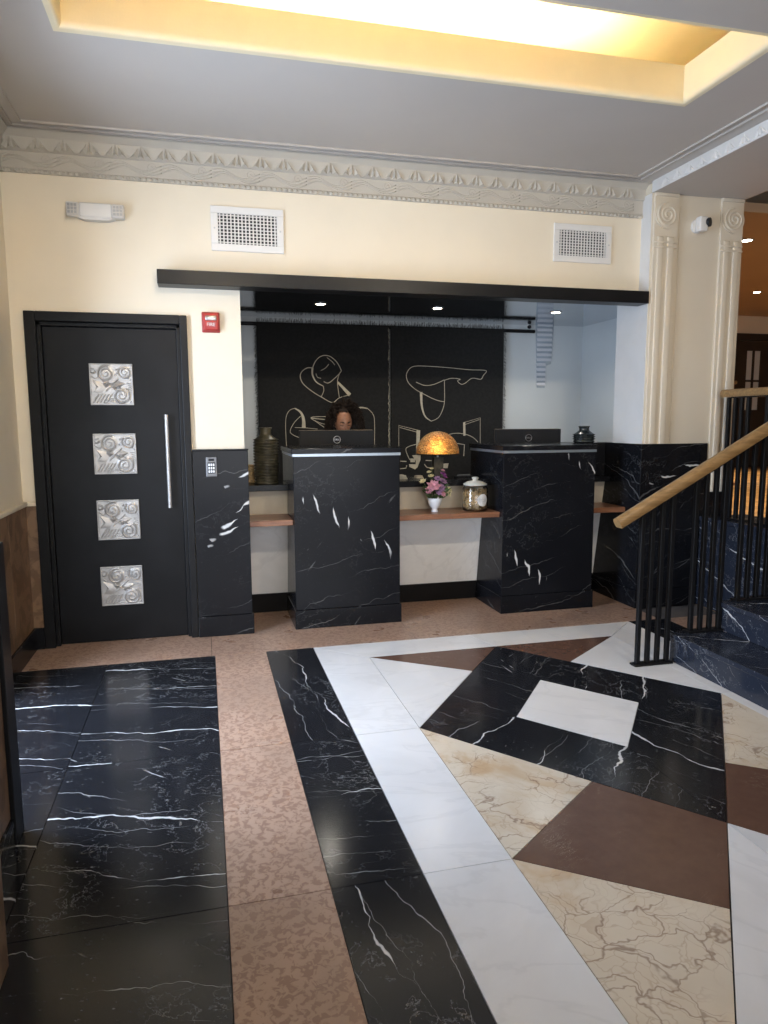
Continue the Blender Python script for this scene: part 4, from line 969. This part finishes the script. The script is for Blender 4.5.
# ================================================================== HALL BEYOND
struct('wall_hall_back', B(3.9, 9.1, 9.6, 9.7, 0, 3.6), 'hallwall', 'tan far wall of the upper hall')
struct('wall_hall_left', B(3.9, 4.0, 5.14, 9.6, 0, 3.6), 'hallwall', 'hall wall behind the pier')
struct('ceiling_hall', B(PX1, 9.0, 4.86, 9.6, 3.05, 3.12), 'hallceil', 'brown hall ceiling beyond the pier')
struct('ceiling_stairwell', B(PX1, 9.0, BACK, 9.6, 3.35, 3.42), 'cream', 'cream ceiling above the stairs')
struct('trim_5', B(PX1, 9.0, 9.54, 9.6, 2.78, 3.05, .01), 'cream', 'cream band above the hall doors')
hd_ = thing('door_2', 'dark double hall door with small glass panes', None, (8.55, 9.6, LZ), kind='structure')
bm = bmesh.new(); box(bm, 8.02, 8.13, 9.52, 9.6, LZ, 2.78); box(bm, 8.93, 8.99, 9.52, 9.6, LZ, 2.78); box(bm, 8.13, 8.93, 9.52, 9.6, 2.68, 2.78); part('frame', bm, 'darkwood', hd_)
bm = bmesh.new()
for a in ((8.14, 8.30, LZ, 2.67), (8.56, 8.92, LZ, 2.67), (8.30, 8.56, LZ, 1.6), (8.30, 8.56, 2.52, 2.67), (8.41, 8.445, 1.6, 2.52), (8.30, 8.56, 2.04, 2.07)): box(bm, a[0], a[1], 9.545, 9.59, a[2], a[3])
leaf_ = part('leaf', bm, 'darkwood', hd_)
for x in (8.30, 8.445):
    for z in (1.6, 2.07): part('pane', B(x+.001, x+.113, 9.562, 9.57, z+.001, z+.439 if z < 2 else z+.449), 'pale', leaf_)
for u, v, lab in ((747, 240, 'bright hall ceiling downlight nearest the pier'), (757, 292, 'smaller hall ceiling downlight farther back')):
    d = AF+AR*(u-384)/FPX-AU*(v-512)/FPX; p = Vector((0, 0, CAMH))+d*((3.05-CAMH)/d.z)
    t = thing('hall_downlight', lab, 'downlight', p)
    part('trim_ring', lathe(bmesh.new(), [(.06, -.001), (.065, -.006), (.045, -.006), (.043, -.002)], p, 20), 'steel', t, S35); part('lens', disc(bmesh.new(), p+Vector((0, 0, -.007)), .042, (0, 0, 1), .004, 20), 'bulb', t)
    spot('hall_beam', p+Vector((0, 0, -.03)), 330, (1, .78, .5), 1.5)
nw = thing('wooden_stand', 'small reddish wooden stand in the hall beside the pier', 'stand', (5.85, 7.0, LZ))
put('post', mesh_of(B(-.05, .05, -.05, .05, .03, 1.15, .006), 'shelf'), nw); put('cap', mesh_of(B(-.07, .07, -.07, .07, 1.15, 1.19, .01), 'rail'), nw); put('foot', mesh_of(B(-.1, .1, -.1, .1, 0, .03, .008), 'shelf'), nw)
# out-of-view ceiling downlights, added as warm fill on the front wall
for x, y, lab in ((.2, 1.2, 'added fill downlight nearest the left wall'), (2.2, 1.2, 'added fill downlight nearest the beam')):
    t = thing('fill_downlight', lab, 'downlight', (x, y, CZ), 'added fill downlights')
    part('trim_ring', lathe(bmesh.new(), [(.06, -.001), (.065, -.006), (.045, -.006), (.043, -.002)], (x, y, CZ), 20), 'white', t, S35); part('lens', disc(bmesh.new(), (x, y, CZ-.007), .042, (0, 0, 1), .004, 20), 'bulb', t)
    spot('fill_beam', (x, y, CZ-.03), 105, (1, .86, .66), 1.7, .9, (x, 4.85, 1.45), .08)
